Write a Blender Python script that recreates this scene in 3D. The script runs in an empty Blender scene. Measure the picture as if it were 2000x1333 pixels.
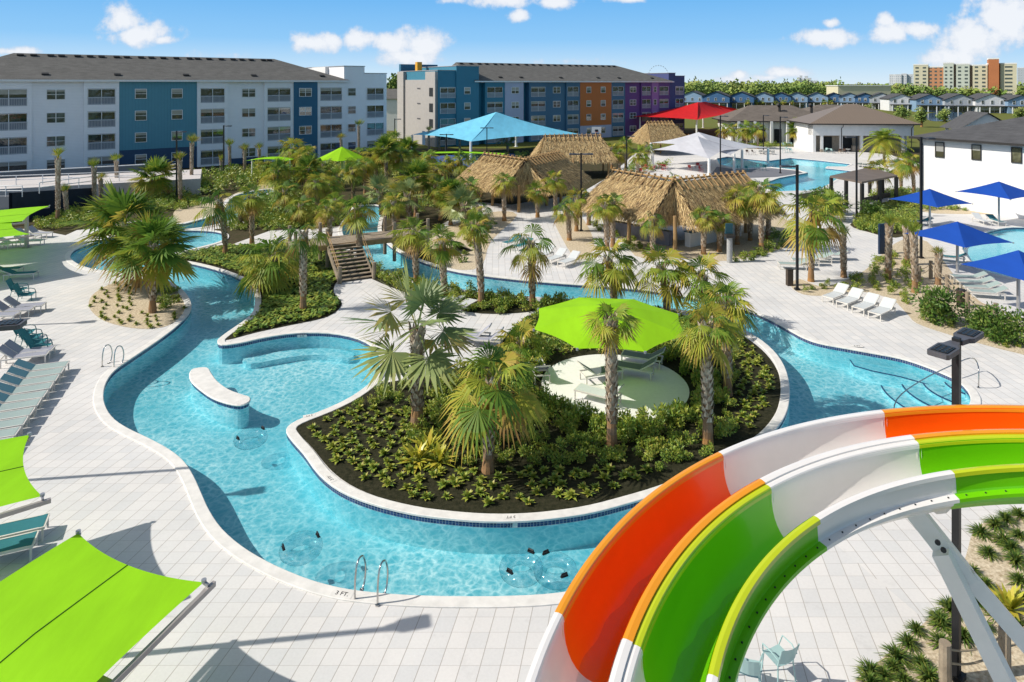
import bpy, math, random
from mathutils import Vector, Matrix, Quaternion
from mathutils.geometry import delaunay_2d_cdt
R = math.radians
rnd = random.Random(7)
sc = bpy.context.scene
COL = sc.collection
# ------------------------------------------------------------------ camera, sky, sun, exposure
CAM_H, FOC, CX, HY = 12.5, 1300.0, 1000.0, 163.0      # camera height (m), focal length and horizon in photo pixels
cam = bpy.data.cameras.new('camera'); cam.sensor_width = 36.0; cam.lens = 36.0 * FOC / 2000.0
cam.shift_y = -(666.5 - HY) / 2000.0; cam.clip_start = 0.1; cam.clip_end = 9000
co = bpy.data.objects.new('camera', cam); COL.objects.link(co)
co.location = (0, 0, CAM_H); co.rotation_euler = (R(90), 0, 0); sc.camera = co
SUN_EL, SUN_DIR = 40.0, 7.2                            # elevation; the direction shadows fall, degrees from +X towards +Y
sun = bpy.data.lights.new('sun', 'SUN'); sun.energy = 4.3; sun.angle = R(0.5); sun.color = (1.0, 0.95, 0.865)
so = bpy.data.objects.new('sun', sun); COL.objects.link(so)
d = Vector((math.cos(R(SUN_DIR)) * math.cos(R(SUN_EL)), math.sin(R(SUN_DIR)) * math.cos(R(SUN_EL)), -math.sin(R(SUN_EL))))
so.rotation_euler = d.to_track_quat('-Z', 'Y').to_euler(); so.location = (-40, -5, 40)
sc.view_settings.view_transform = 'Standard'; sc.view_settings.look = 'None'
sc.view_settings.exposure = 0.17; sc.view_settings.gamma = 1.0
sc.render.film_transparent = False
sc.cycles.max_bounces = 8; sc.cycles.transparent_max_bounces = 24; sc.cycles.use_denoising = True
sc.cycles.caustics_reflective = False; sc.cycles.caustics_refractive = False

def nodes(tree):
    tree.nodes.clear(); N, L = tree.nodes, tree.links
    def n(t, **k):
        x = N.new(t)
        for a, b in k.items():
            if a == 'ins':
                for i, v in b.items(): x.inputs[i].default_value = v
            else: setattr(x, a, b)
        return x
    def math_(op, a, b=None, c=None, clamp=False):
        x = N.new('ShaderNodeMath'); x.operation = op; x.use_clamp = clamp
        for i, v in enumerate((a, b, c)):
            if v is None: continue
            if isinstance(v, (int, float)): x.inputs[i].default_value = v
            else: L.new(v, x.inputs[i])
        return x.outputs[0]
    def mix(f, a, b, bt='MIX'):
        x = N.new('ShaderNodeMix'); x.data_type = 'RGBA'; x.blend_type = bt
        for s, v in ((x.inputs[0], f), (x.inputs[6], a), (x.inputs[7], b)):
            if isinstance(v, (int, float)): s.default_value = v
            elif isinstance(v, tuple): s.default_value = v if len(v) == 4 else (*v, 1)
            else: L.new(v, s)
        return x.outputs[2]
    return n, L, math_, mix

world = bpy.data.worlds.new("World"); sc.world = world; world.use_nodes = True
n, L, MA, MX = nodes(world.node_tree)
sky = n('ShaderNodeTexSky', sky_type='NISHITA', sun_disc=False, sun_elevation=R(SUN_EL), sun_rotation=R(180 + 90 - SUN_DIR + 0),
        altitude=0, air_density=1.0, dust_density=1.0, ozone_density=1.2)
tc = n('ShaderNodeTexCoord'); sep = n('ShaderNodeSeparateXYZ'); L.new(tc.outputs['Generated'], sep.inputs[0])
yy = MA('MAXIMUM', sep.outputs[1], 0.02)
az = MA('DIVIDE', sep.outputs[0], yy); el = MA('DIVIDE', sep.outputs[2], yy)
elz = MA('MAXIMUM', sep.outputs[2], 0.0)
ramp = n('ShaderNodeValToRGB'); L.new(MA('MULTIPLY', elz, 7.0, clamp=True), ramp.inputs[0])     # clear air low over the horizon
cr = ramp.color_ramp; cr.elements[0].position = 0.0; cr.elements[0].color = (4.78, 5.75, 6.46, 1)
cr.elements[1].position = 1.0; cr.elements[1].color = (0.93, 3.10, 6.10, 1)
e = cr.elements.new(0.16); e.color = (3.72, 5.22, 6.55, 1)
e = cr.elements.new(0.45); e.color = (1.95, 4.07, 6.46, 1)
fade = n('ShaderNodeMapRange', interpolation_type='SMOOTHSTEP', ins={'From Min': 0.12, 'From Max': 0.40}); L.new(elz, fade.inputs[0])
base = MX(fade.outputs[0], ramp.outputs[0], MX(1.0, sky.outputs[0], (1.10, 0.98, 0.82), 'MULTIPLY'))
pv = n('ShaderNodeCombineXYZ'); L.new(az, pv.inputs[0]); L.new(el, pv.inputs[1])
nz = n('ShaderNodeTexNoise', ins={'Scale': 26.0, 'Detail': 7.0, 'Roughness': 0.62}); L.new(pv.outputs[0], nz.inputs['Vector'])
nz2 = n('ShaderNodeTexNoise', ins={'Scale': 9.0, 'Detail': 3.0}); L.new(pv.outputs[0], nz2.inputs['Vector'])
BL = [(236,40,58,44,1.15),(275,68,84,28,1.15),(318,78,48,14,1),(24,101,56,13,1.1),(612,84,62,28,1.15),(646,80,34,22,1),(700,76,44,30,1.1),
      (775,86,66,32,1.15),(820,88,60,44,1.2),(800,112,90,26,1),(985,2,84,20,1.15),(1014,32,32,18,1.1),(1096,4,52,18,1.15),(1230,0,52,9,1),
      (1615,72,82,24,1.15),(1622,46,22,16,1),(1745,64,60,27,1.15),(1790,60,64,24,1.1),(1730,40,22,18,1),(1905,78,96,58,1.3),(1965,34,96,66,1.3),
      (1860,112,92,36,1.05),(1447,147,26,15,1.1),(1530,143,66,18,1.1),(1500,152,60,11,.9),(880,2,40,10,.7),(1470,157,160,10,.6),(1100,120,120,10,.35),(430,110,90,10,.3)]
tot = None
for x, y, rx, ry, w in BL:
    vs = n('ShaderNodeVectorMath', operation='SUBTRACT'); L.new(pv.outputs[0], vs.inputs[0]); vs.inputs[1].default_value = ((x-CX)/FOC, (HY-y)/FOC, 0)
    vm = n('ShaderNodeVectorMath', operation='MULTIPLY'); L.new(vs.outputs[0], vm.inputs[0]); vm.inputs[1].default_value = (FOC/rx, FOC/ry, 0)
    vl = n('ShaderNodeVectorMath', operation='LENGTH'); L.new(vm.outputs[0], vl.inputs[0])
    f = MA('MULTIPLY_ADD', vl.outputs['Value'], -w, w)
    tot = f if tot is None else MA('MAXIMUM', tot, f)
den = MA('ADD', tot, MA('MULTIPLY', MA('SUBTRACT', nz.outputs[0], 0.52), 2.2))
den = MA('ADD', den, MA('MULTIPLY', MA('SUBTRACT', nz2.outputs[0], 0.5), 0.5))
mr = n('ShaderNodeMapRange', interpolation_type='SMOOTHSTEP', ins={'From Min': 0.0, 'From Max': 0.62}); L.new(den, mr.inputs[0])
cm = MA('MULTIPLY', mr.outputs[0], MA('GREATER_THAN', sep.outputs[1], 0.05))
cm = MA('MULTIPLY', cm, 0.93)
ccol = n('ShaderNodeValToRGB'); L.new(den, ccol.inputs[0])
ccol.color_ramp.elements[0].position = 0.15; ccol.color_ramp.elements[0].color = (4.31, 4.87, 5.79, 1)
ccol.color_ramp.elements[1].position = 0.8; ccol.color_ramp.elements[1].color = (6.28, 6.40, 6.64, 1)
bg = n('ShaderNodeBackground', ins={'Strength': 0.13}); L.new(MX(cm, base, ccol.outputs[0]), bg.inputs[0])
L.new(bg.outputs[0], n('ShaderNodeOutputWorld').inputs[0])

# ------------------------------------------------------------------ photo pixel -> place on the ground / height
def G(x, y, z=0.0):
    Y = FOC * (CAM_H - z) / (y - HY); return Vector(((x - CX) * Y / FOC, Y, z))
def AT(x, Y, z=0.0): return Vector(((x - CX) * Y / FOC, Y, z))
def HT(y, Y): return CAM_H - (y - HY) * Y / FOC

# ------------------------------------------------------------------ materials
MATS = {}
def M(name, col, rough=0.7, var=0.12, scale=4.0, bump=0.0, bscale=None, metal=0.0, spec=0.35, trans=0.0, alt=None, tone=None, coat=0.0, det=6.0, stretch=None):
    """noise-varied principled; alt = second colour the noise mixes in; tone = colour ramp over the faces' own 'tone' value"""
    if name in MATS: return MATS[name]
    m = bpy.data.materials.new(name); m.use_nodes = True; MATS[name] = m
    n, L, MA, MX = nodes(m.node_tree)
    out = n('ShaderNodeOutputMaterial'); p = n('ShaderNodeBsdfPrincipled')
    tc = n('ShaderNodeTexCoord'); vec = tc.outputs['Object']
    if stretch:
        mp = n('ShaderNodeMapping'); mp.inputs['Scale'].default_value = stretch; L.new(vec, mp.inputs[0]); vec = mp.outputs[0]
    nz = n('ShaderNodeTexNoise', ins={'Scale': scale, 'Detail': det, 'Roughness': 0.6}); L.new(vec, nz.inputs['Vector'])
    c4 = (*col, 1)
    if tone:
        at = n('ShaderNodeAttribute', attribute_name='tone'); rp = n('ShaderNodeValToRGB'); L.new(at.outputs['Fac'], rp.inputs[0])
        els = rp.color_ramp.elements
        for i, (pos, c) in enumerate(tone):
            el = els[i] if i < 2 else els.new(pos)
            el.position = pos; el.color = (*c, 1)
        basec = rp.outputs[0]
    else: basec = c4
    a2 = alt if alt else tuple(c * (1 - 2 * var) for c in col)
    if tone:
        h = n('ShaderNodeHueSaturation'); L.new(basec, h.inputs['Color']); L.new(MA('MULTIPLY_ADD', nz.outputs[0], 2 * var, 1 - var), h.inputs['Value'])
        c = h.outputs[0]
    else:
        mr = n('ShaderNodeMapRange', ins={'From Min': 0.3, 'From Max': 0.7}); L.new(nz.outputs[0], mr.inputs[0])
        c = MX(mr.outputs[0], (*a2, 1), c4) if (var or alt) else None
    if c is not None: L.new(c, p.inputs['Base Color'])
    else: p.inputs['Base Color'].default_value = c4
    p.inputs['Roughness'].default_value = rough; p.inputs['Metallic'].default_value = metal; p.inputs['Specular IOR Level'].default_value = spec
    if coat: p.inputs['Coat Weight'].default_value = coat; p.inputs['Coat Roughness'].default_value = 0.08
    if bump:
        nb = n('ShaderNodeTexNoise', ins={'Scale': bscale or scale * 4, 'Detail': 5.0}); L.new(vec, nb.inputs['Vector'])
        b = n('ShaderNodeBump', ins={'Strength': bump, 'Distance': 0.02}); L.new(nb.outputs[0], b.inputs['Height']); L.new(b.outputs[0], p.inputs['Normal'])
    sh = p.outputs[0]
    if trans:
        t = n('ShaderNodeBsdfTranslucent'); 
        if c is not None: L.new(c, t.inputs[0])
        else: t.inputs[0].default_value = c4
        ms = n('ShaderNodeMixShader'); ms.inputs[0].default_value = trans; L.new(sh, ms.inputs[1]); L.new(t.outputs[0], ms.inputs[2]); sh = ms.outputs[0]
    L.new(sh, out.inputs[0]); return m

def paver_mat(name, k, sx=0.433, sy=0.433, col=(0.72, 0.71, 0.695), rot=0.0, off=(0, 0)):
    m = bpy.data.materials.new(name); m.use_nodes = True; MATS[name] = m
    n, L, MA, MX = nodes(m.node_tree)
    out = n('ShaderNodeOutputMaterial'); p = n('ShaderNodeBsdfPrincipled'); tc = n('ShaderNodeTexCoord')
    mp = n('ShaderNodeMapping'); mp.inputs['Rotation'].default_value = (0, 0, rot); mp.inputs['Location'].default_value = (*off, 0); L.new(tc.outputs['Object'], mp.inputs[0])
    s = n('ShaderNodeSeparateXYZ'); L.new(mp.outputs[0], s.inputs[0])
    u = MA('DIVIDE', MA('SUBTRACT', s.outputs[0], MA('MULTIPLY', s.outputs[1], k)), sx); v = MA('DIVIDE', s.outputs[1], sy)
    fu, fv = MA('FRACT', u), MA('FRACT', v)
    du = MA('MULTIPLY', MA('MINIMUM', fu, MA('SUBTRACT', 1.0, fu)), sx); dv = MA('MULTIPLY', MA('MINIMUM', fv, MA('SUBTRACT', 1.0, fv)), sy)
    j1 = MA('LESS_THAN', du, 0.009); j2 = MA('LESS_THAN', dv, 0.006)
    jt = MA('MAXIMUM', j1, MA('MULTIPLY', j2, 0.6))
    cb = n('ShaderNodeCombineXYZ'); L.new(MA('FLOOR', u), cb.inputs[0]); L.new(MA('FLOOR', v), cb.inputs[1])
    wn = n('ShaderNodeTexWhiteNoise', noise_dimensions='2D'); L.new(cb.outputs[0], wn.inputs['Vector'])
    nz = n('ShaderNodeTexNoise', ins={'Scale': 0.35, 'Detail': 5.0}); L.new(tc.outputs['Object'], nz.inputs['Vector'])
    n3 = n('ShaderNodeTexNoise', ins={'Scale': 14.0, 'Detail': 8.0, 'Roughness': .7}); L.new(tc.outputs['Object'], n3.inputs['Vector'])
    val = MA('ADD', MA('MULTIPLY_ADD', wn.outputs['Value'], 0.11, 0.85), MA('MULTIPLY', MA('SUBTRACT', nz.outputs[0], 0.5), 0.26))
    val = MA('ADD', val, MA('MULTIPLY', MA('SUBTRACT', n3.outputs[0], 0.5), 0.20))
    n4 = n('ShaderNodeTexNoise', ins={'Scale': 1.3, 'Detail': 6.0, 'Roughness': .65}); L.new(tc.outputs['Object'], n4.inputs['Vector']); stn = n('ShaderNodeMapRange', ins={'From Min': .60, 'From Max': .74, 'To Min': 0.0, 'To Max': .10}); L.new(n4.outputs[0], stn.inputs[0]); val = MA('SUBTRACT', val, stn.outputs[0])
    c = MX(1.0, MX(wn.outputs['Value'], col, (col[0]*1.0, col[1]*.975, col[2]*.95)), (1, 1, 1), 'MULTIPLY')
    hs = n('ShaderNodeHueSaturation'); L.new(c, hs.inputs['Color']); L.new(val, hs.inputs['Value'])
    L.new(MX(MA('MULTIPLY', jt, 0.72), hs.outputs[0], (0.30, 0.26, 0.22)), p.inputs['Base Color'])
    p.inputs['Roughness'].default_value = 0.75; p.inputs['Specular IOR Level'].default_value = 0.25
    b = n('ShaderNodeBump', ins={'Strength': 0.25, 'Distance': 0.01}); L.new(MA('SUBTRACT', n3.outputs[0], jt), b.inputs['Height']); L.new(b.outputs[0], p.inputs['Normal'])
    L.new(p.outputs[0], out.inputs[0]); return m

def stripe_mat(name, col, axis=0, period=0.4, width=0.05, dark=0.7, rough=0.6, var=0.06):
    """panelled surface: battens, seams or shingle courses across one object axis"""
    if name in MATS: return MATS[name]
    m = bpy.data.materials.new(name); m.use_nodes = True; MATS[name] = m
    n, L, MA, MX = nodes(m.node_tree)
    out = n('ShaderNodeOutputMaterial'); p = n('ShaderNodeBsdfPrincipled'); tc = n('ShaderNodeTexCoord')
    s = n('ShaderNodeSeparateXYZ'); L.new(tc.outputs['Object'], s.inputs[0])
    fr = MA('FRACT', MA('DIVIDE', s.outputs[axis], period)); ln = MA('LESS_THAN', fr, width / period)
    nz = n('ShaderNodeTexNoise', ins={'Scale': 1.2, 'Detail': 6.0}); L.new(tc.outputs['Object'], nz.inputs['Vector'])
    hs = n('ShaderNodeHueSaturation', ins={'Color': (*col, 1)}); L.new(MA('MULTIPLY_ADD', nz.outputs[0], 2 * var, 1 - var), hs.inputs['Value'])
    L.new(MX(ln, hs.outputs[0], tuple(c * dark for c in col)), p.inputs['Base Color'])
    b = n('ShaderNodeBump', ins={'Strength': 0.5, 'Distance': 0.03}); L.new(ln, b.inputs['Height']); L.new(b.outputs[0], p.inputs['Normal'])
    p.inputs['Roughness'].default_value = rough; L.new(p.outputs[0], out.inputs[0]); return m

def shingle_mat(name, col):
    m = bpy.data.materials.new(name); m.use_nodes = True; MATS[name] = m
    n, L, MA, MX = nodes(m.node_tree)
    out = n('ShaderNodeOutputMaterial'); p = n('ShaderNodeBsdfPrincipled'); tc = n('ShaderNodeTexCoord')
    bt = n('ShaderNodeTexBrick', ins={'Scale': 1.0, 'Mortar Size': 0.006, 'Brick Width': 0.9, 'Row Height': 0.16, 'Color1': (*col, 1), 'Color2': tuple(c * .78 for c in col) + (1,), 'Mortar': tuple(c * .6 for c in col) + (1,)})
    mp = n('ShaderNodeMapping'); L.new(tc.outputs['Object'], mp.inputs[0]); L.new(mp.outputs[0], bt.inputs['Vector'])
    nz = n('ShaderNodeTexNoise', ins={'Scale': 0.8, 'Detail': 9.0, 'Roughness': .7}); L.new(tc.outputs['Object'], nz.inputs['Vector'])
    hs = n('ShaderNodeHueSaturation'); L.new(bt.outputs[0], hs.inputs['Color']); L.new(MA('MULTIPLY_ADD', nz.outputs[0], 0.8, 0.6), hs.inputs['Value'])
    L.new(hs.outputs[0], p.inputs['Base Color']); p.inputs['Roughness'].default_value = 0.9; p.inputs['Specular IOR Level'].default_value = 0.15
    L.new(p.outputs[0], out.inputs[0]); return m

def glass_mat(name, col=(0.03, 0.045, 0.05), refl=0.9):
    """window glass: dark room behind a glossy pane, slightly uneven"""
    m = bpy.data.materials.new(name); m.use_nodes = True; MATS[name] = m
    n, L, MA, MX = nodes(m.node_tree)
    out = n('ShaderNodeOutputMaterial'); p = n('ShaderNodeBsdfPrincipled'); tc = n('ShaderNodeTexCoord')
    nz = n('ShaderNodeTexNoise', ins={'Scale': 0.9, 'Detail': 4.0}); L.new(tc.outputs['Object'], nz.inputs['Vector'])
    ob = n('ShaderNodeObjectInfo')
    mr = n('ShaderNodeMapRange', ins={'From Min': 0.42, 'From Max': 0.66}); L.new(nz.outputs[0], mr.inputs[0])
    sz = n('ShaderNodeSeparateXYZ'); L.new(tc.outputs['Generated'], sz.inputs[0]); bl = MA('MULTIPLY', MA('GREATER_THAN', sz.outputs[2], MA('MULTIPLY_ADD', ob.outputs['Random'], .7, .35)), MA('GREATER_THAN', MA('FRACT', MA('MULTIPLY', ob.outputs['Random'], 7.3)), .35))  # pale upper part of random panes, for blinds and a painted-in sky reflection
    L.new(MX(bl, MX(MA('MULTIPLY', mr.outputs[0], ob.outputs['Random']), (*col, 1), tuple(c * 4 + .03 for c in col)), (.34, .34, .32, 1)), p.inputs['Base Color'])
    p.inputs['Roughness'].default_value = 0.04; p.inputs['IOR'].default_value = 1.9
    b = n('ShaderNodeBump', ins={'Strength': 0.12, 'Distance': 0.05}); L.new(nz.outputs[0], b.inputs['Height']); L.new(b.outputs[0], p.inputs['Normal'])
    L.new(p.outputs[0], out.inputs[0]); return m

# ------------------------------------------------------------------ mesh builder and scene helpers
class MB:
    def __init__(s): s.v, s.f, s.t, s.mi = [], [], [], []
    def face(s, pts, tone=0.5, mi=0):
        k = len(s.v); s.v += [tuple(p) for p in pts]; s.f.append(tuple(range(k, k + len(pts)))); s.t.append(tone); s.mi.append(mi); return s
    def box(s, c, size, rz=0.0, tone=0.5, mi=0, mat=None):
        c = Vector(c); hx, hy, hz = size[0] / 2, size[1] / 2, size[2] / 2
        rm = mat if mat else Matrix.Rotation(rz, 3, 'Z'); k = len(s.v)
        for z in (-hz, hz):
            for x, y in ((-hx, -hy), (hx, -hy), (hx, hy), (-hx, hy)): s.v.append(tuple(c + rm @ Vector((x, y, z))))
        for q in ((3, 2, 1, 0), (4, 5, 6, 7), (0, 1, 5, 4), (1, 2, 6, 5), (2, 3, 7, 6), (3, 0, 4, 7)):
            s.f.append(tuple(k + i for i in q)); s.t.append(tone); s.mi.append(mi)
        return s
    def bar(s, a, b, w, h=None, tone=0.5, mi=0):
        a, b = Vector(a), Vector(b); h = h or w; dd = b - a
        q = dd.to_track_quat('Z', 'Y').to_matrix(); return s.box((a + b) / 2, (w, h, dd.length), mat=q, tone=tone, mi=mi)
    def cyl(s, a, b, r0, r1=None, n=10, cap=True, tone=0.5, mi=0):
        a, b = Vector(a), Vector(b); r1 = r0 if r1 is None else r1
        q = (b - a).to_track_quat('Z', 'Y').to_matrix(); k = len(s.v)
        for c, r in ((a, r0), (b, r1)):
            for i in range(n): s.v.append(tuple(c + q @ Vector((r * math.cos(i * math.tau / n), r * math.sin(i * math.tau / n), 0))))
        for i in range(n):
            j = (i + 1) % n; s.f.append((k + i, k + j, k + n + j, k + n + i)); s.t.append(tone); s.mi.append(mi)
        if cap:
            s.f.append(tuple(k + i for i in reversed(range(n)))); s.f.append(tuple(k + n + i for i in range(n))); s.t += [tone] * 2; s.mi += [mi] * 2
        return s
    def tube(s, pts, r, n=8, closed=False, tone=0.5, mi=0):
        pts = [Vector(p) for p in pts]; k = len(s.v); m = len(pts); up = None
        for i, p in enumerate(pts):
            a = pts[(i - 1) % m] if (closed or i > 0) else p; b = pts[(i + 1) % m] if (closed or i < m - 1) else p
            t = (b - a).normalized()
            if up is None: up = t.orthogonal().normalized()
            up = (up - t * up.dot(t)).normalized(); sd = t.cross(up)
            rr = r[i] if isinstance(r, (list, tuple)) else r
            for j in range(n):
                an = j * math.tau / n; s.v.append(tuple(p + up * rr * math.cos(an) + sd * rr * math.sin(an)))
        for i in range(m if closed else m - 1):
            for j in range(n):
                a, b = k + i * n, k + ((i + 1) % m) * n; j2 = (j + 1) % n
                s.f.append((a + j, a + j2, b + j2, b + j)); s.t.append(tone); s.mi.append(mi)
        if not closed:
            s.f.append(tuple(k + i for i in reversed(range(n)))); s.f.append(tuple(k + (m - 1) * n + i for i in range(n))); s.t += [tone] * 2; s.mi += [mi] * 2
        return s
    def grid(s, rows, tone=0.5, mi=0, closed=False, tones=None):
        k = len(s.v); w = len(rows[0])
        for r in rows: s.v += [tuple(p) for p in r]
        for i in range(len(rows) - 1):
            for j in range(w if closed else w - 1):
                j2 = (j + 1) % w
                s.f.append((k + i * w + j, k + i * w + j2, k + (i + 1) * w + j2, k + (i + 1) * w + j)); s.t.append(tones[i] if tones else tone); s.mi.append(mi)
        return s
    def poly(s, pts, z0, z1, tone=0.5, mi=0):
        n_ = len(pts); k = len(s.v); s.v += [(p[0], p[1], z0) for p in pts] + [(p[0], p[1], z1) for p in pts]
        for i in range(n_):
            j = (i + 1) % n_; s.f.append((k + i, k + j, k + n_ + j, k + n_ + i)); s.t.append(tone); s.mi.append(mi)
        s.f.append(tuple(k + n_ + i for i in range(n_))); s.f.append(tuple(k + i for i in reversed(range(n_)))); s.t += [tone] * 2; s.mi += [mi] * 2
        return s
    def mesh(s, name, mats, smooth=False):
        me = bpy.data.meshes.new(name); me.from_pydata(s.v, [], s.f)
        for m in (mats if isinstance(mats, (list, tuple)) else [mats]): me.materials.append(m)
        if len(set(s.t)) > 1 or (s.t and s.t[0] != 0.5):
            at = me.attributes.new('tone', 'FLOAT', 'FACE'); at.data.foreach_set('value', s.t)
        if any(s.mi): me.polygons.foreach_set('material_index', s.mi)
        if smooth: me.polygons.foreach_set('use_smooth', [True] * len(me.polygons))
        me.update(); return me
    def build(s, name, mats, parent=None, smooth=False, loc=None, rz=None):
        o = bpy.data.objects.new(name, s.mesh(name, mats, smooth)); COL.objects.link(o)
        if parent: o.parent = parent
        if loc is not None: o.location = loc
        if rz is not None: o.rotation_euler = (0, 0, rz)
        return o
def tag(o, label, cat, group=None):
    o['label'] = label; o['category'] = cat
    if group: o['group'] = group
    return o
def thing(name, label, cat, loc=(0, 0, 0), rz=0.0, group=None):
    o = bpy.data.objects.new(name, None); COL.objects.link(o); o.empty_display_size = 0.2
    o.location = loc; o.rotation_euler = (0, 0, rz); return tag(o, label, cat, group)
def struct(o, kind='structure'): o['kind'] = kind; return o
def kids(o): return [c for c in bpy.data.objects if c.parent == o]
class Proto:
    """a finished thing: copies of it and of its parts and sub-parts"""
    def __init__(s, root):
        s.root = root; s.tree = [(c, kids(c)) for c in kids(root)]; s.used = False
    def put(s, loc, rz=0.0, label=None, group=None, scale=1.0, swap=None):
        if not s.used: s.used = True; r = s.root; pairs = [(c, c) for c, _ in s.tree]
        else:
            r = s.root.copy(); COL.objects.link(r); pairs = []
            for c, gs in s.tree:
                k = c.copy(); COL.objects.link(k); k.parent = r; pairs.append((c, k))
                for g in gs:
                    h = g.copy(); COL.objects.link(h); h.parent = k
        r.location = loc; r.rotation_euler = (0, 0, rz); r.scale = (scale,) * 3 if isinstance(scale, (int, float)) else scale
        if label: r['label'] = label
        if group: r['group'] = group
        if swap:
            for src, k in pairs:
                if src.name in swap and k.data: k.material_slots[0].link = 'OBJECT'; k.material_slots[0].material = swap[src.name]
        return r
def smooth_loop(pts, n=4, closed=True, sharp=()):
    """Catmull-Rom through ground points"""
    out = []; m = len(pts)
    for i in range(m if closed else m - 1):
        p0, p1, p2, p3 = (pts[(i - 1) % m], pts[i], pts[(i + 1) % m], pts[(i + 2) % m]) if closed else (pts[max(i - 1, 0)], pts[i], pts[i + 1], pts[min(i + 2, m - 1)])
        if i in sharp: p0 = p1
        if (i + 1) % m in sharp: p3 = p2
        for k in range(n):
            t = k / n; a = 2 * p1; b = p2 - p0; c = 2 * p0 - 5 * p1 + 4 * p2 - p3; e = -p0 + 3 * p1 - 3 * p2 + p3
            out.append((a + b * t + c * t * t + e * t ** 3) * 0.5)
    if not closed: out.append(pts[-1])
    return out
def gl(px, n=4, closed=True, sharp=()): return smooth_loop([G(x, y).to_2d() for x, y in px], n, closed, sharp)
def inside(p, poly):
    x, y = p[0], p[1]; c = False; j = len(poly) - 1
    for i in range(len(poly)):
        a, b = poly[i], poly[j]
        if (a[1] > y) != (b[1] > y) and x < (b[0] - a[0]) * (y - a[1]) / (b[1] - a[1]) + a[0]: c = not c
        j = i
    return c
def sheet(name, outers, holes, z, mat, kind='structure', lift=None):
    """one flat sheet: the outers minus the holes"""
    vs, es = [], []
    for poly in list(outers) + list(holes):
        k = len(vs); vs += [Vector(p[:2]) for p in poly]; m = len(poly); es += [(k + i, k + (i + 1) % m) for i in range(m)]
    V, _, F, *_ = delaunay_2d_cdt(vs, es, [], 0, 1e-5)
    mb = MB(); fs = []
    for f in F:
        c = sum((V[i] for i in f), Vector((0, 0))) / len(f)
        if any(inside(c, o) for o in outers) and not any(inside(c, h) for h in holes):
            a, b, cc = (V[i] for i in f[:3])
            fs.append(tuple(f) if (b - a).cross(cc - a) > 0 else tuple(reversed(f)))
    mb.v = [(p.x, p.y, z if lift is None else z + lift(p)) for p in V]; mb.f = fs; mb.t = [0.5] * len(fs); mb.mi = [0] * len(fs)
    return struct(mb.build(name, mat), kind)
def offset(poly, dist):
    """closed loop pushed outwards (to its right when anticlockwise)"""
    m = len(poly); area = sum(poly[i][0] * poly[(i + 1) % m][1] - poly[(i + 1) % m][0] * poly[i][1] for i in range(m))
    sg = 1 if area > 0 else -1; out = []
    for i in range(m):
        a, b = Vector(poly[i - 1][:2]), Vector(poly[(i + 1) % m][:2]); t = (b - a).normalized()
        out.append(Vector(poly[i][:2]) + Vector((t.y, -t.x)) * dist * sg)
    return out
def text(body, size, loc, rot, mat, name, parent=None, depth=0.002):
    cu = bpy.data.curves.new(name, 'FONT'); cu.body = body; cu.size = size; cu.align_x = 'CENTER'; cu.align_y = 'CENTER'; cu.extrude = depth
    f = bpy.data.objects.new(name, cu); COL.objects.link(f); dg = bpy.context.evaluated_depsgraph_get(); me = bpy.data.meshes.new_from_object(f.evaluated_get(dg)); bpy.data.objects.remove(f)
    me.materials.clear(); me.materials.append(mat); o = bpy.data.objects.new(name, me); COL.objects.link(o); o.location = loc; o.rotation_euler = rot
    if parent: o.parent = parent
    return o
# ------------------------------------------------------------------ ground, pools, paving, beds
deck_m = paver_mat('white_pavers', 0.195); deck_r = paver_mat('white_pavers_east', -0.02)
coping_m = M('coping_stone', (0.80, 0.77, 0.72), 0.7, 0.10, 3.0, bump=0.15, bscale=60)
mulch_m = M('dark_mulch', (0.050, 0.046, 0.026), 0.95, 0, 7.0, alt=(0.015, 0.018, 0.008), bump=0.9, bscale=45, spec=0.1)
soil_m = M('planting_soil', (0.085, 0.062, 0.040), 0.95, 0, 2.0, alt=(0.045, 0.05, 0.018), bump=0.9, bscale=30, spec=0.1)
gravel_m = M('shell_gravel', (0.74, 0.64, 0.47), 0.95, 0, 11.0, alt=(0.34, 0.26, 0.165), bump=1.0, bscale=14, spec=0.1, det=9)
lawn_m = M('lawn_grass', (0.115, 0.16, 0.030), 0.95, 0, 0.4, alt=(0.16, 0.135, 0.04), bump=0.6, bscale=30, spec=0.1)

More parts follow.
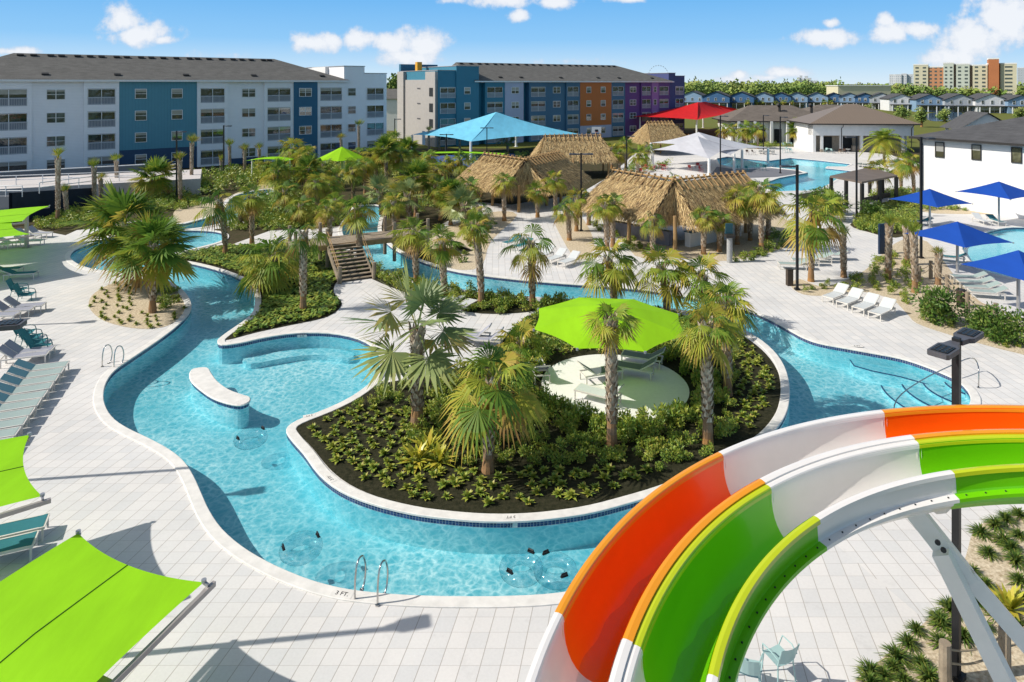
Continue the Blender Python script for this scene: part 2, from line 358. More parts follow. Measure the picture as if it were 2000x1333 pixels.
RIVER = [(137,500),(143,511),(165,522),(200,529),(255,532),(305,541),(343,557),(367,580),(373,606),(350,634),(312,664),(262,698),(225,724),
         (207,748),(201,775),(207,800),(224,822),(252,840),(290,858),(330,880),(358,903),(377,932),(392,965),(408,1000),(433,1036),(472,1070),
         (520,1099),(570,1122),(620,1140),(680,1154),(760,1163),(840,1167),(920,1168),(1000,1167),(1090,1161),(1190,1142),(1300,1105),(1430,1045),
         (1560,985),(1700,925),(1830,850),(1885,805),(1896,775),(1872,746),(1838,729),(1800,714),(1758,701),(1700,690),(1650,681),(1602,672),(1570,661),
         (1540,645),(1505,626),(1470,611),(1420,597),(1300,573),(1200,562),(1100,555),(1000,546),(900,533),(845,519),(800,503),(768,486),(748,468),
         (738,450),(741,428),(745,404),(700,403),(690,415),(676,432),(668,450),(676,470),(700,497),(720,515),(762,536),(800,547),(850,558),(935,571),(1030,580),(1130,587),
         (1250,597),(1350,610),(1430,635),(1478,660),(1510,686),(1531,716),(1541,752),(1540,790),(1528,822),(1500,855),(1450,890),(1385,927),(1300,962),
         (1225,985),(1160,1002),(1100,1012),(1030,1019),(950,1020),(870,1014),(800,1004),(725,985),(665,960),(624,928),(594,888),(568,858),(560,840),(580,823),
         (640,799),(690,774),(728,744),(742,715),(735,685),(700,663),(645,652),(580,652),(520,660),(470,671),(434,675),(425,667),(440,653),(488,618),
         (498,594),(494,566),(470,546),(420,527),(365,514),(318,508),(314,503),(345,494),(400,481),(432,471),(439,461),(425,454),(385,451),(330,452),(240,459),(185,474),(150,487)]
river = gl(RIVER, 3)
ARM = [(300,446),(350,440),(398,428),(430,418),(443,404),(448,392),(462,382),(490,375),(527,370),(532,375),(505,383),(482,391),(476,404),(470,420),(448,432),(405,443),(350,450),(300,455)]
arm = gl(ARM, 3)
MAIN = [(1400,310),(1420,307),(1500,315),(1545,309),(1600,314),(1662,321),(1652,326),(1615,326),(1612,329),(1668,335),(1640,347),(1600,372),(1510,375),(1488,360),(1522,348),(1578,338),(1560,333),(1505,327),(1440,330),(1405,322)]
mainpool = [G(x, y).to_2d() for x, y in MAIN]
SPLASH = [(1880,478),(1935,452),(2000,445),(2130,460),(2200,520),(2120,575),(2030,552),(1950,538),(1905,520)]
splash = gl(SPLASH, 4)
pools = [river, arm, mainpool, splash]

# lawn and planted ground out to the horizon, cut open where the pools are
near = [Vector(p) for p in ((-95, 3), (95, 3), (95, 128), (-95, 128))]
sheet('ground', [near], pools, -0.03, soil_m)
far = [Vector(p) for p in ((-4000, -1500), (4000, -1500), (4000, 8000), (-4000, 8000))]
sheet('lawn', [far], [[Vector(p) for p in ((-94.9, 3.1), (94.9, 3.1), (94.9, 127.9), (-94.9, 127.9))]], -0.05, lawn_m)

# paving
deckW = [Vector(p) for p in ((-60, 3.2), (14, 3.2), (12, 9.5))] + [G(x, y).to_2d() for x, y in
        ((1560,985),(1400,1060),(1090,1140),(1000,1100),(700,1090),(560,1000),(480,840),(300,560),(420,448),(480,440),(470,425),(300,425),(180,447),(150,450),(128,460),(60,447),(-40,452))] + [Vector((-62, 52))]
deckE = [Vector((13.6, 3.2)), Vector((34, 3.2))] + [G(x, y).to_2d() for x, y in
        ((2350,760),(2300,470),(2010,442),(1800,447),(1690,436),(1640,428),(1600,430),(1560,380),(1720,352),(1880,420),(2080,405),(1870,340),(1760,310),(1740,303),(1600,288),(1440,286),(1240,300),(1190,345),(1130,380),(1000,400),(930,395),(900,420),(860,440),(840,480),(900,560),(1300,600),(1500,720),(1700,800),(1800,830),(1540,985))] + [Vector((11.6, 9.4))]
beds_dark = {
 'west': [(320,506),(400,486),(452,479),(530,480),(640,474),(700,512),(660,548),(652,572),(668,594),(640,619),(560,637),(500,650),(455,662),(437,664),(452,651),(495,617),(507,592),(502,563),(476,541),(420,522),(365,510)],
 'island': [(577,830),(640,805),(692,780),(730,757),(770,745),(830,738),(880,722),(930,712),(965,690),(990,655),(1020,626),(1060,608),(1160,601),(1260,604),(1345,618),(1420,641),(1464,665),(1496,692),(1517,722),(1526,755),(1524,790),(1510,820),(1484,850),(1436,884),(1374,917),(1296,949),(1220,972),(1158,987),(1100,996),(1030,1003),(950,1004),(870,998),(804,988),(735,970),(681,946),(643,916),(612,878),(584,848)],
 'hedge': [(700,505),(735,527),(790,550),(850,565),(935,578),(1030,588),(1140,594),(1150,600),(1060,606),(1010,612),(940,613),(880,602),(830,585),(760,560),(715,540),(690,528)],
}
beds = {k: gl(v, 3) for k, v in beds_dark.items()}
PADC = Vector((4.25, 27.65, 0)); PADR = 3.02
pad = [Vector((PADC.x + PADR * math.cos(i * math.tau / 48), PADC.y + PADR * math.sin(i * math.tau / 48))) for i in range(48)]
isl = [G(x, y).to_2d() for x, y in ((452,478),(530,450),(600,448),(690,440),(660,450),(672,470),(700,497),(720,515),(762,536),(800,547),(850,558),(935,571),(1130,587),(1250,597),(1350,610),(1430,635),(1478,660),(1510,686),(1531,716),(1541,752),(1540,790),(1528,822),(1450,890),(1225,985),(1030,1019),(870,1014),(725,985),(624,928),(560,840),(640,799),(728,744),(742,715),(700,663),(580,652),(434,675),(425,667),(488,618),(494,566),(420,527),(318,508),(345,494),(432,471))]
sheet('pool_deck', [deckW], pools, 0.0, deck_m); sheet('pool_deck', [deckE], pools, 0.005, deck_r)
sheet('island_paving', [isl], pools, -0.006, deck_m)
for k, b in beds.items(): sheet('planting_bed', [b], pools + ([pad] if k == 'island' else []), 0.012, mulch_m)
sheet('umbrella_pad', [pad], [], 0.016, M('pad_concrete', (0.82, 0.80, 0.77), .75, .04, 6))
CIRCLE = [(173,592),(186,572),(226,552),(283,545),(330,558),(357,581),(363,605),(341,630),(305,642),(255,641),(205,628),(180,610)]
gravel = {'palm_circle': CIRCLE,
 'east': [(1545,560),(1560,545),(1600,560),(1640,553),(1690,528),(1720,500),(1760,470),(1810,472),(1850,520),(1880,560),(1930,600),(2010,640),(2050,700),(1985,690),(1900,668),(1840,650),(1790,632),(1770,612),(1740,585),(1680,570),(1620,578),(1570,576)],
 'south': [(1660,1345),(1745,1270),(1830,1195),(1870,1150),(1890,1075),(1925,1020),(2100,1000),(2200,1200),(2100,1400),(1700,1400)],
 'tiki': [(1130,400),(1190,430),(1240,500),(1330,505),(1420,510),(1530,485),(1560,450),(1500,410),(1470,420),(1330,470),(1200,420)],
 'bar_walk': [(830,470),(860,450),(960,415),(1010,420),(960,470),(940,520),(890,527),(850,512)],
 'arm_bank': [(345,408),(400,398),(440,388),(470,374),(520,358),(545,362),(490,398),(476,424),(400,428),(345,436)],
 'lounge': [(1085,430),(1130,420),(1160,470),(1150,500),(1125,505),(1100,470)]}
for k, v in gravel.items(): sheet('gravel_bed', [gl(v, 3)], pools, 0.012, gravel_m)
sheet('pool_deck', [[G(x, y).to_2d() for x, y in ((1590,384),(1660,352),(1725,338),(1800,350),(1890,385),(2100,400),(2100,450),(2010,446),(1800,450),(1690,440),(1630,432))]], pools, 0.009, deck_r)
sheet('gravel_bed', [[G(x, y).to_2d() for x, y in ((1790,392),(1900,398),(2100,400),(2100,418),(1960,420),(1830,418),(1770,410))]], [], 0.014, gravel_m)
sheet('planting_bed', [gl([(1660,440),(1690,420),(1720,398),(1780,396),(1800,425),(1790,450),(1750,465),(1700,455)], 3)], pools, 0.018, soil_m)
sheet('planting_bed', [gl([(0,445),(60,440),(128,452),(185,440),(300,420),(350,395),(180,410),(0,430),(-40,440)], 3)], pools, 0.012, soil_m)
sheet('slate_terrace', [[G(x, y).to_2d() for x, y in ((1400,326),(1440,332),(1505,329),(1560,334.5),(1568,338),(1518,346),(1470,348),(1440,348),(1385,347))]], [], 0.02, M('slate_tile', (.20,.20,.22), .7, .12, 3))

# pool shells, tile band, coping, water
plaster_m = M('pool_plaster', (0.54, 0.80, 0.83), 0.8, 0, 40.0, alt=(0.46, 0.74, 0.78), det=8)
def tile_mat():
    m = bpy.data.materials.new('navy_tile'); m.use_nodes = True
    n, L, MA, MX = nodes(m.node_tree); out = n('ShaderNodeOutputMaterial'); p = n('ShaderNodeBsdfPrincipled')
    at = n('ShaderNodeAttribute', attribute_name='tone'); wn = n('ShaderNodeTexWhiteNoise', noise_dimensions='1D'); L.new(at.outputs['Fac'], wn.inputs['W'])
    c = MX(wn.outputs['Value'], (0.012, 0.03, 0.11), (0.03, 0.075, 0.22))
    L.new(MX(MA('GREATER_THAN', at.outputs['Fac'], -0.5), (0.42, 0.44, 0.46), c), p.inputs['Base Color'])
    p.inputs['Roughness'].default_value = 0.15; L.new(p.outputs[0], out.inputs[0]); return m
tile_m = tile_mat()
def water_mat(name, tint_lo, tint_hi, scale, tint_mid=None):
    """clear tinted water: a caustic web of sunlight is painted into its tint, the skin mirrors the sky by Fresnel"""
    m = bpy.data.materials.new(name); m.use_nodes = True
    n, L, MA, MX = nodes(m.node_tree); out = n('ShaderNodeOutputMaterial'); tc = n('ShaderNodeTexCoord')
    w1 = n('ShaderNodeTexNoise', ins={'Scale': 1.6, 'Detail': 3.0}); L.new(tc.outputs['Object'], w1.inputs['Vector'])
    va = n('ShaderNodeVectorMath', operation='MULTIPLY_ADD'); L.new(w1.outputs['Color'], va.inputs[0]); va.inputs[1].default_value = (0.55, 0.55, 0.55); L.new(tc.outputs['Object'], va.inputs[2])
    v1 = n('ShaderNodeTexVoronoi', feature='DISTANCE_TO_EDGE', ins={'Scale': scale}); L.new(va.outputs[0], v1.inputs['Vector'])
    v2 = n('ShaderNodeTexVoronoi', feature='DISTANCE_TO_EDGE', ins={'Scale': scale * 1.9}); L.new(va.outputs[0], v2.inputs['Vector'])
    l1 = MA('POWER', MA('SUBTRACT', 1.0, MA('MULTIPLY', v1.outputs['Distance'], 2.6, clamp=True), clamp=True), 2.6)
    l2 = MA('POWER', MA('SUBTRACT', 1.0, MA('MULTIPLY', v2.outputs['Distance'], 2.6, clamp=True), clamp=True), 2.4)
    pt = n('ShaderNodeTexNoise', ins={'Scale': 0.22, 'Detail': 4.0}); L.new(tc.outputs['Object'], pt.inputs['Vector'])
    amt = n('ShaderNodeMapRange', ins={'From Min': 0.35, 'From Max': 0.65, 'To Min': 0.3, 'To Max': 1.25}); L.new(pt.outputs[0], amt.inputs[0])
    caustic_web = MA('MULTIPLY', MA('ADD', MA('MULTIPLY', l1, 0.62), MA('MULTIPLY', l2, 0.5), clamp=True), amt.outputs[0])  # bright caustic lines: focused sunlight painted into the water tint
    tr = n('ShaderNodeBsdfTransparent'); L.new(MX(caustic_web, tint_lo, tint_hi), tr.inputs[0])
    gl_ = n('ShaderNodeBsdfGlossy', ins={'Roughness': 0.03})
    rn = n('ShaderNodeTexNoise', ins={'Scale': 5.0, 'Detail': 3.0, 'Distortion': 0.6}); L.new(tc.outputs['Object'], rn.inputs['Vector'])
    b = n('ShaderNodeBump', ins={'Strength': 0.28, 'Distance': 0.05}); L.new(MA('ADD', rn.outputs[0], MA('MULTIPLY', l1, 0.25)), b.inputs['Height']); L.new(b.outputs[0], gl_.inputs['Normal'])
    fr = n('ShaderNodeFresnel', ins={'IOR': 1.33}); L.new(b.outputs[0], fr.inputs['Normal'])
    ge = n('ShaderNodeNewGeometry'); ff = MX(ge.outputs['Backfacing'], fr.outputs[0], (0.04, 0.04, 0.04)); ms = n('ShaderNodeMixShader'); L.new(MA('MULTIPLY', ff, 0.9), ms.inputs[0]); L.new(tr.outputs[0], ms.inputs[1]); L.new(gl_.outputs[0], ms.inputs[2])
    L.new(ms.outputs[0], out.inputs[0]); return m
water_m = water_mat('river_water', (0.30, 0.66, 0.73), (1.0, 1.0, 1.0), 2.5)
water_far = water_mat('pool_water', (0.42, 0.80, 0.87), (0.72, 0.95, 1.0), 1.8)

def resample(poly, step):
    out = []; m = len(poly)
    for i in range(m):
        a, b = poly[i], poly[(i + 1) % m]; k = max(1, round((b - a).length / step))
        out += [a.lerp(b, j / k) for j in range(k)]
    return out
WZ = -0.16
def pool(poly, depth, wat, cop=True, copw=0.33):
    fine = resample(poly, 0.10); m = len(fine)
    sheet('pool_floor', [poly], [], -depth, plaster_m)
    w = MB(); w.grid([[(p.x, p.y, -0.17) for p in fine + fine[:1]], [(p.x, p.y, -depth) for p in fine + fine[:1]]]); struct(w.build('pool_wall', plaster_m))
    t = MB(); k = 0
    for i in range(m):
        a, b = fine[i], fine[(i + 1) % m]; e = 0.07
        a2, b2 = a.lerp(b, e), a.lerp(b, 1 - e)
        for zt, zb in ((-0.02, -0.085), (-0.092, -0.155)):
            k += 1; t.face([(a2.x, a2.y, zt), (b2.x, b2.y, zt), (b2.x, b2.y, zb), (a2.x, a2.y, zb)], tone=(k * 0.37) % 97)
        n_ = Vector((-(b - a).y, (b - a).x)).normalized() * 0
        o2 = offset([a, b, b + Vector((0, 1))], 0)[0]
    grout = offset(fine, 0.004)
    t2 = MB(); t2.grid([[(p.x, p.y, -0.02) for p in grout + grout[:1]], [(p.x, p.y, -0.17) for p in grout + grout[:1]]], tone=-1.0)
    base = len(t.v); t.v += t2.v; t.f += [tuple(i + base for i in f) for f in t2.f]; t.t += t2.t; t.mi += t2.mi
    struct(t.build('tile_band', tile_m))
    if cop:
        c2 = resample(poly, 0.4); inn = offset(c2, -0.015); outr = offset(c2, copw); c = MB()
        L_ = lambda q, z: [(p.x, p.y, z) for p in q + q[:1]]
        c.grid([L_(inn, -0.022), L_(inn, 0.028), L_(offset(c2, 0.005), 0.04), L_(offset(c2, copw - .02), 0.04), L_(outr, 0.03), L_(outr, -0.02)])
        struct(c.build('pool_coping', coping_m))
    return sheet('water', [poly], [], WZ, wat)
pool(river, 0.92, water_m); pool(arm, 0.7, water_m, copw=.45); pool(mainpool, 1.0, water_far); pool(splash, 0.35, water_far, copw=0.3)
# ------------------------------------------------------------------ buildings
white_w = stripe_mat('white_siding', (0.88, 0.87, 0.88), 2, 0.2, 0.02, 0.82)
white_p = M('white_stucco', (0.80, 0.79, 0.77), 0.85, 0.05, 1.5, bump=.1, bscale=20)
trim_m = M('white_trim', (0.80, 0.80, 0.80), 0.5, 0.04, 3)
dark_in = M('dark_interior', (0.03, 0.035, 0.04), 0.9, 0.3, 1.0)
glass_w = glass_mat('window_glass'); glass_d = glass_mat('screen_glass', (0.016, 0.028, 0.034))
rail_m = M('rail_white', (0.62, 0.63, 0.65), 0.5, 0.03, 3)
shing = shingle_mat('grey_shingles', (0.155, 0.150, 0.140)); shing2 = shingle_mat('dark_shingles', (0.10, 0.10, 0.105))
def bmat(name, col, kind='v'):
    return stripe_mat(name, col, 0 if kind == 'v' else 2, 0.41 if kind == 'v' else 0.22, 0.04 if kind == 'v' else 0.02, 0.82)
BC = {'white': white_w, 'teal': bmat('teal_battens', (0.085, 0.265, 0.345)), 'navy': bmat('navy_siding', (0.025, 0.13, 0.225), 'h'), 'base': bmat('navy_base', (0.020, 0.062, 0.13), 'h'),
      'blue': bmat('slate_blue_siding', (0.055, 0.155, 0.255), 'h'), 'sea': bmat('sea_blue_siding', (0.035, 0.19, 0.28), 'h'), 'lav': bmat('lavender_siding', (0.42, 0.45, 0.58), 'h'),
      'orange': bmat('orange_battens', (0.50, 0.145, 0.025)), 'purple': bmat('purple_siding', (0.125, 0.055, 0.215), 'h'), 'lilac': bmat('lilac_siding', (0.30, 0.16, 0.40), 'h'),
      'indigo': bmat('indigo_siding', (0.055, 0.07, 0.20), 'h'), 'grey': M('taupe_stucco', (0.40, 0.375, 0.355), .85, .05, 1.5)}
FL = [0.25, 3.35, 6.45, 9.55]; EAVE = 13.0
_wm = {}
def window(b, s, z, w, h, y=0.0, double=True, name='window'):
    key = (round(w, 1), round(h, 1), double)
    if key not in _wm:
        w_, h_ = key[0], key[1]; f = MB(); t = 0.07
        f.box((0, -.02, t / 2), (w_, .1, t)).box((0, -.02, h_ - t / 2), (w_, .1, t)).box((-w_ / 2 + t / 2, -.02, h_ / 2), (t, .1, h_ - 2 * t)).box((w_ / 2 - t / 2, -.02, h_ / 2), (t, .1, h_ - 2 * t))
        f.box((0, -.015, h_ * .5), (w_ - 2 * t, .07, .05))
        if double: f.box((0, -.018, h_ / 2), (.09, .075, h_ - 2 * t))
        p = MB(); p.box((0, .0, h_ / 2), (w_ - .08, .03, h_ - .08))
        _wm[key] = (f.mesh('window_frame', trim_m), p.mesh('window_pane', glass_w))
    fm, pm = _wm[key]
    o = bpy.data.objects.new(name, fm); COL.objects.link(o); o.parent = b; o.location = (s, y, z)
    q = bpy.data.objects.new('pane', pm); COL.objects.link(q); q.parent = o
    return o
_bm = {}
def balcony(b, s0, s1, z, h, y):
    w = round(s1 - s0, 1); key = w
    if key not in _bm:
        k = MB(); k.box((0, 0.02, 1.05), (.08, .06, 2.1)).box((0, .02, 2.13), (w, .08, .06)).box((-w / 2 + .04, .02, 1.05), (.08, .06, 2.1)).box((w / 2 - .04, .02, 1.05), (.08, .06, 2.1))
        g = MB(); g.box((0, .12, 1.6), (w - .1, .03, 1.0))
        r = MB(); r.box((0, -.03, .98), (w, .07, .07)).box((0, -.03, .08), (w, .06, .06)); nb = int(w / .17)
        for i in range(nb): r.box((-w / 2 + (i + .5) * w / nb, -.03, .53), (.035, .035, .85))
        lo = MB(); lo.box((0, .12, .55), (w - .1, .03, 1.1))
        _bm[key] = (k.mesh('balcony', trim_m), g.mesh('screen', glass_d), r.mesh('railing', rail_m), lo.mesh('lower_panel', M('balcony_grey', (.24, .27, .31), .7, .1, 1)))  # grey-blue lower panel below the screen glass
    ms = _bm[key]; o = bpy.data.objects.new('balcony', ms[0]); COL.objects.link(o); o.parent = b; o.location = ((s0 + s1) / 2, y, z)
    for nm, m in zip(('screen', 'railing', 'lower_panel'), ms[1:]):
        q = bpy.data.objects.new(nm, m); COL.objects.link(q); q.parent = o
    return o
def frame_of(A, ang):
    dx, dy = math.cos(ang), math.sin(ang)
    def s_at(px):
        k = (px - CX) / FOC; return (k * A.y - A.x) / (dx - k * dy)
    return s_at
def apartments(label, A, ang, segs, depth, roof_s, gaps, ridge=16.7):
    """segs: (px0, px1, colour, kind, extra); kind 'b' balcony bay, 'w' window wall, 'd' wall with two windows"""
    b = thing('apartment_building', label, 'building', (A.x, A.y, 0), ang); S = frame_of(A, ang)
    prev = None
    for px0, px1, colr, kind, *ex in segs:
        ex = ex[0] if ex else {}
        s0, s1 = S(px0), S(px1); top = ex.get('top', EAVE); y0 = ex.get('y', -0.35 if kind == 'b' else 0.0)
        w = MB(); basec = ex.get('base')
        z0 = 0.0
        if basec:
            z0 = ex.get('bz', 3.2); bb = MB(); bb.box(((s0 + s1) / 2, depth / 2 + y0 / 2 - .02, z0 / 2), (s1 - s0, depth - y0 + .0, z0)); bb.build('base_wall', BC[basec], b)
        if kind == 'b':
            w0, w1 = ex.get('open', (s0 + (s1 - s0) * .10, s1 - (s1 - s0) * .10)); 
            w.box(((s0 + w0) / 2, depth / 2 + y0 / 2, (z0 + top) / 2), (w0 - s0, depth - y0, top - z0)).box(((w1 + s1) / 2, depth / 2 + y0 / 2, (z0 + top) / 2), (s1 - w1, depth - y0, top - z0))
            zs = [z for z in FL if z > z0 - .5 or True]; lo = 0.0
            for i, z in enumerate(FL):
                hi = z
                if hi > lo + .01: w.box(((w0 + w1) / 2, depth / 2 + y0 / 2, (lo + hi) / 2), (w1 - w0, depth - y0, hi - lo))
                lo = z + 2.2
            w.box(((w0 + w1) / 2, depth / 2 + y0 / 2, (lo + top) / 2), (w1 - w0, depth - y0, top - lo))
            w.build('bay_wall', BC[colr], b)
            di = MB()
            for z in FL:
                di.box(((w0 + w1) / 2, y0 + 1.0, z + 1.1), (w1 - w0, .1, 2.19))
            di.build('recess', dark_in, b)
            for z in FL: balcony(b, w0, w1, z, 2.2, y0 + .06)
        else:
            w.box(((s0 + s1) / 2, depth / 2 + y0 / 2, (z0 + top) / 2), (s1 - s0, depth - y0, top - z0)); w.build('wall', BC[colr], b)
            for wp in ex.get('win', []):
                a0, a1 = S(wp[0]), S(wp[1])
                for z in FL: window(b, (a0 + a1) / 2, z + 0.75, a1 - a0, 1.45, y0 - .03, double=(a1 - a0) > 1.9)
            for w0, w1 in ex.get('balc', []):
                for z in FL: balcony(b, S(w0), S(w1), z, 2.2, y0 - .12)
        if ex.get('cap'):
            c = MB(); c.box(((s0 + s1) / 2, depth / 2 + y0 / 2, top + .06), (s1 - s0 + .2, depth - y0 + .2, .12)); c.build('parapet_cap', M('cap_metal', (.35, .36, .38), .5, .05), b)
    # roof: hip at the far end, gable at the near end
    r0, r1 = S(roof_s[0]), S(roof_s[1]); ov = 0.75; m = depth / 2; hip = roof_s[2]; hs = roof_s[3]
    r = MB(); z0 = EAVE - .02
    P = lambda x, y, z: (x, y, z)
    a, bq, c, d_ = P(r0 - (ov if not hs else 0.6), -ov, z0), P(r1 + ov, -ov, z0), P(r1 + ov, depth + ov, z0), P(r0 - (ov if not hs else 0.6), depth + ov, z0)
    ra, rb = P(r0 + hs, m, ridge), P(r1 - hip, m, ridge)
    r.face([a, bq, rb, ra]).face([c, d_, ra, rb]).face([bq, c, rb]).face([d_, a, ra]).face([d_, c, bq, a])
    ro = r.build('roof', shing, b)
    f = MB()
    f.box(((r0 + r1) / 2, -ov - .03, z0 - .14), (r1 - r0 + 2 * ov, .07, .26)); f.build('fascia', trim_m, b)
    L_ = r1 - r0 - hs - hip; pit = math.atan2(ridge - EAVE, m); vm = M('vent_black', (.02, .02, .02), .6, .1)
    spots = [(r0 + hs + L_ * (i + .3 + .4 * rnd.random()) / 22, m - .9, ridge - .22, .75) for i in range(22)] + [(r0 + (r1 - r0) * (i + .2 + .5 * rnd.random()) / 6, .9, z0 + (ridge - z0) * (.9 + ov) / (m + ov) + .1, .85) for i in range(6)]
    me = MB().box((0, 0, 0), (.8, .5, .16)).mesh('roof_vent', vm)
    for x, y, z, w in spots: o = bpy.data.objects.new('roof_vent', me); COL.objects.link(o); o.parent = ro; o.location = (x, y, z); o.rotation_euler = (pit, 0, 0)
    return b, S
A1, ANG1 = Vector((-62.7, 86.9, 0)), math.atan2(26.7, 33.4)
s1_ = frame_of(A1, ANG1)
seg1 = [(-150,-72,'white','b'),(-72,-30,'white','w',{'win':[(-62,-42)],'base':'base','bz':.9}),(-30,62,'white','b'),(62,163,'white','w',{'win':[(90,128)],'base':'base','bz':.9}),(163,232,'white','b'),
        (232,384,'teal','w',{'win':[(263,286),(334,356)],'base':'base','bz':3.1,'y':-.2}),(384,444,'white','b'),(444,515,'white','w',{'win':[(472,499)],'base':'base','bz':.9}),
        (515,572,'white','b'),(572,618,'navy','w',{'win':[(582,606)],'y':-.5}),(618,672,'white','b'),
        (672,712,'white','w',{'win':[(679,695)],'top':15.4,'cap':1,'base':'base','bz':1.2}),(712,755,'white','w',{'balc':[(716,749)],'top':14.2,'cap':1,'base':'base','bz':.9})]
b1, _ = apartments('long white and teal four storey apartment block with grey shingle roof', A1, ANG1, seg1, 17.0, (-150, 672, 9.0, 9.0), None)
tower = MB(); tower.box((s1_(668) + 2.5, 9.5, 14.2), (5.5, 6, 2.4)); tower.build('roof_box', white_p, b1)
A2, ANG2 = AT(855, 130.5), math.atan2(23.4, 36.0)
seg2 = [(855,890,'sea','w',{'balc':[(859,889)],'top':15.0,'cap':1}),(890,934,'sea','w',{'win':[(905,917)],'top':15.9,'cap':1,'y':-.3}),(934,946,'sea','w',{'y':1.2}),(946,984,'sea','b'),
        (984,1020,'lav','w',{'win':[(996,1011)],'y':-.5}),(1020,1032,'sea','w',{'y':1.2}),(1032,1067,'blue','b'),(1067,1104,'blue','w',{'win':[(1080,1094)]}),(1104,1131,'blue','b'),
        (1131,1192,'orange','w',{'win':[(1143,1152),(1171,1180)],'base':'lav','bz':2.9,'y':-.4}),(1192,1219,'blue','b'),(1219,1250,'purple','w',{'win':[(1230,1242)]}),(1250,1271,'purple','b'),
        (1271,1284,'lilac','w',{'win':[(1274,1280)],'y':-.4}),(1284,1306,'purple','b'),(1306,1319,'indigo','w',{'top':15.0,'cap':1}),(1319,1337,'indigo','w',{'balc':[(1319,1334)],'top':14.3,'cap':1})]
b2, s2_ = apartments('long four storey apartment block in teal, orange and purple sections', A2, ANG2, seg2, 18.0, (930, 1308, 10.0, 0.2), None, 17.0)
g = MB(); g.box((-.15, 9.0, 6.6), (.3, 18.0, 13.2)).box((-.3, 2.2, 7.4), (.6, 4.4, 14.8)).box((-.35, 16.6, 7.5), (.7, 3.2, 15.0)); g.build('end_wall', BC['grey'], b2)
for z in FL[1:]:
    o = MB(); o.box((0, 0, 0), (.06, 1.6, 1.7)); o = o.build('window', dark_in, b2); o.location = (-.63, 1.7, z + 1.2)
    q = MB()
    for k in range(3): q.box((0, k * .5 - .5, 0), (.15, .3, .22))
    q = q.build('wall_vent', M('vent_grey', (.16, .16, .17), .6, .1), b2); q.location = (-.36, 8.0, z + 1.9)
d_ = MB(); d_.box((-.33, 5.3, 1.4), (.08, 2.0, 2.8)); d_.build('side_door', BC['base'], b2)
r = MB(); r.box((5, 19.5, 15.4), (9, 1.0, 2.6)); r.build('back_parapet', BC['navy'], b2)
r = MB(); r.box((2.2, 13.5, 16.1), (1.1, 1.1, 1.9)); r.build('roof_sign_box', M('yellow_panel', (.65, .33, .03), .6, .05), b2)
r = MB(); r.face([(-.2, 4.6, 12.9), (-.2, 15.0, 12.9), (7.5, 11.0, 15.4), (7.5, 6.5, 15.4)]).face([(-.2, 4.6, 12.9), (7.5, 6.5, 15.4), (7.5, 4.6, 12.9)]).face([(-.2, 15.0, 12.9), (7.5, 15, 12.9), (7.5, 11.0, 15.4)]); r.build('end_roof', shing, b2)
# a low white house seen between the two blocks, and the tree behind it
p = AT(762, 175); w = thing('rear_house', 'plain white building seen between the two apartment blocks', 'building', (p.x, p.y, 0))
MB().box((0, 3, 4.2), (9, 6, 8.4)).build('wall', white_p, w); q = MB(); q.face([(-5, -.6, 8.4), (5, -.6, 8.4), (5, 3.4, 11), (-5, 3.4, 11)]).face([(5, 6.6, 8.4), (-5, 6.6, 8.4), (-5, 3.4, 11), (5, 3.4, 11)]); q.build('roof', shing, w)

def gable_house(px, y_apex, Z, w, dpt, colr, label, ang, h=6.2, group='townhouses in the row beyond the pond'):
    p = AT(px, Z); b = thing('townhouse', label, 'house', (p.x, p.y, 0), ang, group)
    MB().box((0, dpt / 2, h / 2), (w, dpt, h)).build('wall', TH[colr], b)
    ga = MB(); rz = h + w * .20
    ga.face([(-w / 2, -.02, h), (w / 2, -.02, h), (0, -.02, rz)]); ga.build('gable', TH[colr], b); ga = MB(); ga.face([(w / 2, dpt + .02, h), (-w / 2, dpt + .02, h), (0, dpt + .02, rz)]); ga.build('rear_gable', TH[colr], b)
    r = MB(); o = .5; e = h - o * .4
    r.grid([[(-w / 2 - o, -o, e), (-w / 2 - o, dpt + o, e)], [(0, -o, rz + .05), (0, dpt + o, rz + .05)], [(w / 2 + o, -o, e), (w / 2 + o, dpt + o, e)]]); r.grid([[(w / 2 + o, -o, e - .2), (w / 2 + o, dpt + o, e - .2)], [(0, -o, rz - .15), (0, dpt + o, rz - .15)], [(-w / 2 - o, -o, e - .2), (-w / 2 - o, dpt + o, e - .2)]]); r.build('roof', shing2, b)
    MB().box((0, -1.4, 2.9), (w * .96, 2.8, .25)).build('porch_roof', shing2, b)
    for x in (-.44, -.15, .15, .44): ps = MB(); ps.box((x * w, -2.5, 1.4), (.3, .3, 2.8)); ps.build('porch_post', trim_m, b)
    for x in (-.28, .0, .28): window(b, x * w, 3.7, 1.1, 1.6, -.05, False)
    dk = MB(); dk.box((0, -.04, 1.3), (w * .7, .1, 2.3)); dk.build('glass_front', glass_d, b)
    return b
TH = {'blue': stripe_mat('house_blue', (.045, .13, .27), 2, .25, .03, .8), 'sky': stripe_mat('house_sky', (.22, .34, .48), 2, .25, .03, .85), 'pale': stripe_mat('house_pale', (.42, .45, .48), 2, .25, .03, .85), 'white': stripe_mat('house_white', (.72, .72, .72), 2, .25, .03, .85)}
